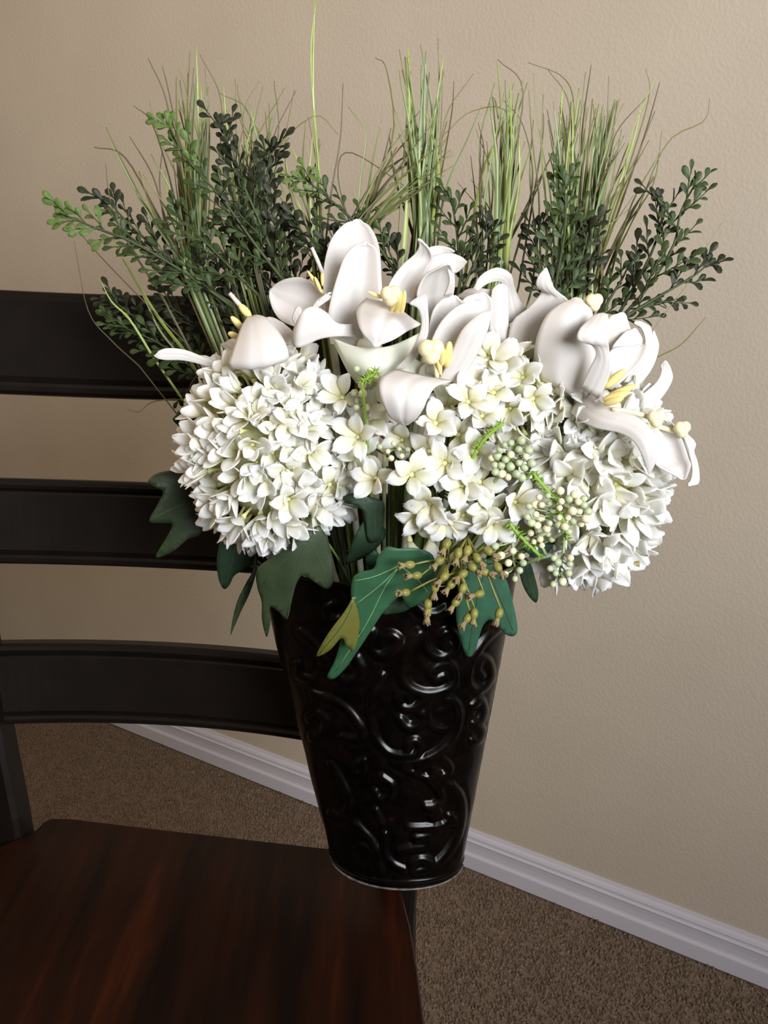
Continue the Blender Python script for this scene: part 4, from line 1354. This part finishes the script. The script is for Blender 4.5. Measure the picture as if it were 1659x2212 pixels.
# ------------------------------------------------------------------ ivy leaves
def ivy(label, out, d, mat, veins=(), petiole=None, bend=(0, 0, 0.0), vein_mat=None, split=None, ripple=.002):
    """outline in photo pixels, bent surface: d + bx*(px-cx) + by*(py-cy) + q*r^2"""
    O = catmull(list(out) + [out[0]], len(out) * 5)[:-1]
    cx, cy = O.mean(0)
    ext = max(np.ptp(O[:, 0]), np.ptp(O[:, 1]))

    def dep(x, y):
        return d + bend[0] * (x - cx) / 100 + bend[1] * (y - cy) / 100 + bend[2] * (((x - cx) ** 2 + (y - cy) ** 2) / ext ** 2) + ripple * math.sin((x - cx) / 28 + (y - cy) / 37)
    inner = []
    for x in np.arange(O[:, 0].min(), O[:, 0].max(), 10):
        for y in np.arange(O[:, 1].min(), O[:, 1].max(), 10):
            c = False
            j = len(O) - 1
            for i in range(len(O)):
                if ((O[i, 1] > y) != (O[j, 1] > y)) and (x < (O[j, 0] - O[i, 0]) * (y - O[i, 1]) / (O[j, 1] - O[i, 1]) + O[i, 0]):
                    c = not c
                j = i
            if c and ((O - np.array([x, y])) ** 2).sum(1).min() > 16:
                inner.append((x, y))
    pts = [Vector((a, b_)) for a, b_ in O] + [Vector(p) for p in inner]
    vo, _, fo, _, _, _ = delaunay_2d_cdt(pts, [], [list(range(len(O)))], 1, 1e-6)
    top = [at(p.x, p.y, dep(p.x, p.y)) for p in vo]
    n = len(top)
    th = .0007
    nrm = Vector((0, 1, 0.1)).normalized()
    vs = top + [p + nrm * th for p in top]
    fs = []
    edge = {}
    for f in fo:
        f = list(f)
        a = (vo[f[1]] - vo[f[0]]).cross(vo[f[2]] - vo[f[0]])
        if a < 0:
            f = f[::-1]
        fs.append(tuple(f))
        fs.append(tuple(i + n for i in f[::-1]))
        for i in range(len(f)):
            edge[(f[i], f[(i + 1) % len(f)])] = edge.get((f[i], f[(i + 1) % len(f)]), 0) + 1
    for (a, b_) in list(edge):
        if (b_, a) not in edge:
            fs.append((b_, a, a + n, b_ + n))
    base = at(*(petiole or out[0]), dep(*(petiole or out[0])))
    t = thing('ivy_leaf', label, 'leaf', base, 'ivy leaves round the vase mouth')
    b = MB()
    b.add(vs, fs)
    b.build('blade', mat, t)
    if veins:
        b = MB()
        for v in veins:
            C = catmull(v, 10)
            b.tube([at(x, y, dep(x, y) - .0002) for x, y in C], list(np.linspace(.0006, .0003, 10)) if vein_mat else .00035, 4)
        b.build('veins', vein_mat or M_VEIN_D, t, True, 'paler raised leaf veins')
    b = MB()
    b.tube(stem_to_mouth(base), .0011, 5)
    b.build('petiole', M_GSTEM, t)
    return t


ivy('dark lobed ivy leaf sticking out left of the left hydrangea', [(430, 1010), (400, 1015), (360, 1018), (335, 1025), (320, 1038), (330, 1050), (352, 1062), (340, 1090), (322, 1126), (350, 1130), (372, 1133), (360, 1160), (336, 1204), (372, 1192), (405, 1165), (440, 1140)],
    .77, M_IVY_MOSS, [[(430, 1080), (380, 1095), (330, 1120)], [(430, 1080), (390, 1050), (330, 1036)], [(430, 1080), (390, 1140), (345, 1195)]], (430, 1080), (.012, 0, .02))
ivy('small dark ivy leaf tip at the upper left edge of the left hydrangea', [(420, 892), (400, 888), (384, 894), (373, 906), (388, 922), (410, 936), (430, 940)], .775, M_IVY_DARK, (), (420, 915), (.01, 0, .01))
ivy('deep green ivy leaf below the left hydrangea before the chair slat', [(475, 1165), (468, 1210), (472, 1250), (483, 1272), (495, 1265), (506, 1244), (525, 1232), (540, 1225), (555, 1190), (545, 1160)], .765, M_IVY_DARK, [[(510, 1170), (500, 1220), (487, 1262)]], (510, 1165), (0, .004, .012))
ivy('narrow ivy leaf seen edge-on, hanging against the pale wall gap', [(553, 1190), (546, 1232), (530, 1262), (512, 1300), (502, 1340), (498, 1372), (508, 1350), (522, 1318), (538, 1285), (550, 1250), (556, 1215)], .755, M_IVY_MOSS, (), (555, 1190), (.02, 0, .02))
ivy('large moss-dark ivy leaf under the left hydrangea over the vase edge', [(690, 1135), (655, 1150), (610, 1190), (570, 1215), (553, 1235), (556, 1270), (565, 1300), (566, 1340), (576, 1376), (584, 1345), (583, 1312), (600, 1320), (620, 1338), (630, 1300), (640, 1262), (655, 1242), (680, 1258), (706, 1272), (720, 1255), (719, 1215), (708, 1165)],
    .705, M_IVY_MOSS, [[(680, 1150), (650, 1200), (620, 1330)], [(668, 1170), (690, 1210), (708, 1265)], [(668, 1170), (610, 1215), (570, 1260)]], (685, 1140), (0, .006, .03))
ivy('folded dark ivy leaf in the shaded gap under the loose centre head', [(735, 1075), (760, 1066), (790, 1072), (828, 1085), (829, 1120), (824, 1160), (808, 1172), (794, 1165), (788, 1120), (780, 1100), (750, 1085)], .715, M_IVY_DARK, [[(805, 1080), (810, 1120), (808, 1165)]], (790, 1072), (.004, 0, .01))
ivy('second folded ivy leaf just below the shaded gap, pointing down left', [(790, 1120), (770, 1150), (755, 1190), (746, 1218), (775, 1210), (800, 1195), (822, 1175), (835, 1150), (815, 1125)], .722, M_IVY_DARK, (), (805, 1125), (.004, .004, .01))
ivy('bright green veined ivy leaf across the vase front', [(860, 1185), (835, 1182), (815, 1205), (808, 1228), (780, 1236), (762, 1250), (758, 1290), (768, 1325), (776, 1370), (760, 1385), (740, 1378), (732, 1400), (722, 1430), (707, 1462), (722, 1466), (745, 1445), (770, 1410), (800, 1365), (830, 1320), (865, 1288), (880, 1312), (905, 1305), (935, 1285), (940, 1240), (935, 1200), (900, 1185)],
    .682, M_IVY, [[(862, 1225), (830, 1270), (790, 1350), (725, 1450)], [(858, 1228), (820, 1265), (765, 1308)], [(862, 1222), (810, 1245), (765, 1255)], [(868, 1225), (900, 1250), (925, 1280)]], (865, 1215), (0, .010, .015), M_VEIN)
ivy('olive folded-over ivy leaf lobe overlapping the bright veined leaf', [(762, 1290), (745, 1320), (715, 1360), (696, 1390), (684, 1418), (712, 1405), (738, 1378), (748, 1395), (762, 1406), (772, 1385), (777, 1350), (772, 1315)], .672, M_IVY_OLIVE, [[(764, 1300), (740, 1350), (690, 1412)]], (762, 1292), (.004, .008, .01))
ivy('teal two-lobed ivy leaf hanging behind the olive buds', [(1040, 1205), (1010, 1235), (990, 1290), (985, 1330), (992, 1370), (1005, 1412), (1018, 1418), (1030, 1395), (1042, 1355), (1058, 1338), (1075, 1350), (1092, 1370), (1110, 1374), (1118, 1358), (1110, 1310), (1095, 1255), (1070, 1215)],
    .698, M_IVY_TEAL, [[(1050, 1225), (1030, 1300), (1013, 1405)], [(1050, 1225), (1080, 1290), (1108, 1362)]], (1050, 1210), (0, .008, .02))
ivy('slim dark ivy leaf hanging right of the vase top', [(1128, 1200), (1122, 1225), (1126, 1255), (1140, 1285), (1158, 1302), (1163, 1280), (1155, 1245), (1145, 1215)], .715, M_IVY_DARK, [[(1133, 1205), (1142, 1250), (1157, 1295)]], (1130, 1200), (.01, 0, .01))
ivy('small teal ivy leaf behind the lowest berries', [(1125, 1182), (1150, 1202), (1185, 1212), (1215, 1205), (1232, 1185), (1215, 1172), (1180, 1172), (1150, 1172)], .715, M_IVY_TEAL, (), (1170, 1175), (.0, 0, .01))
ivy('dark ivy leaf shadowed behind the bright veined leaf on the vase', [(840, 1290), (870, 1283), (905, 1290), (880, 1318), (850, 1325), (825, 1325)], .700, M_IVY_DARK, (), (870, 1283))
ivy('pale green ivy leaf tip under the folded ivy leaves', [(800, 1195), (790, 1212), (795, 1225), (808, 1222), (818, 1205), (815, 1192)], .712, M_IVY_TEAL, (), (808, 1192))
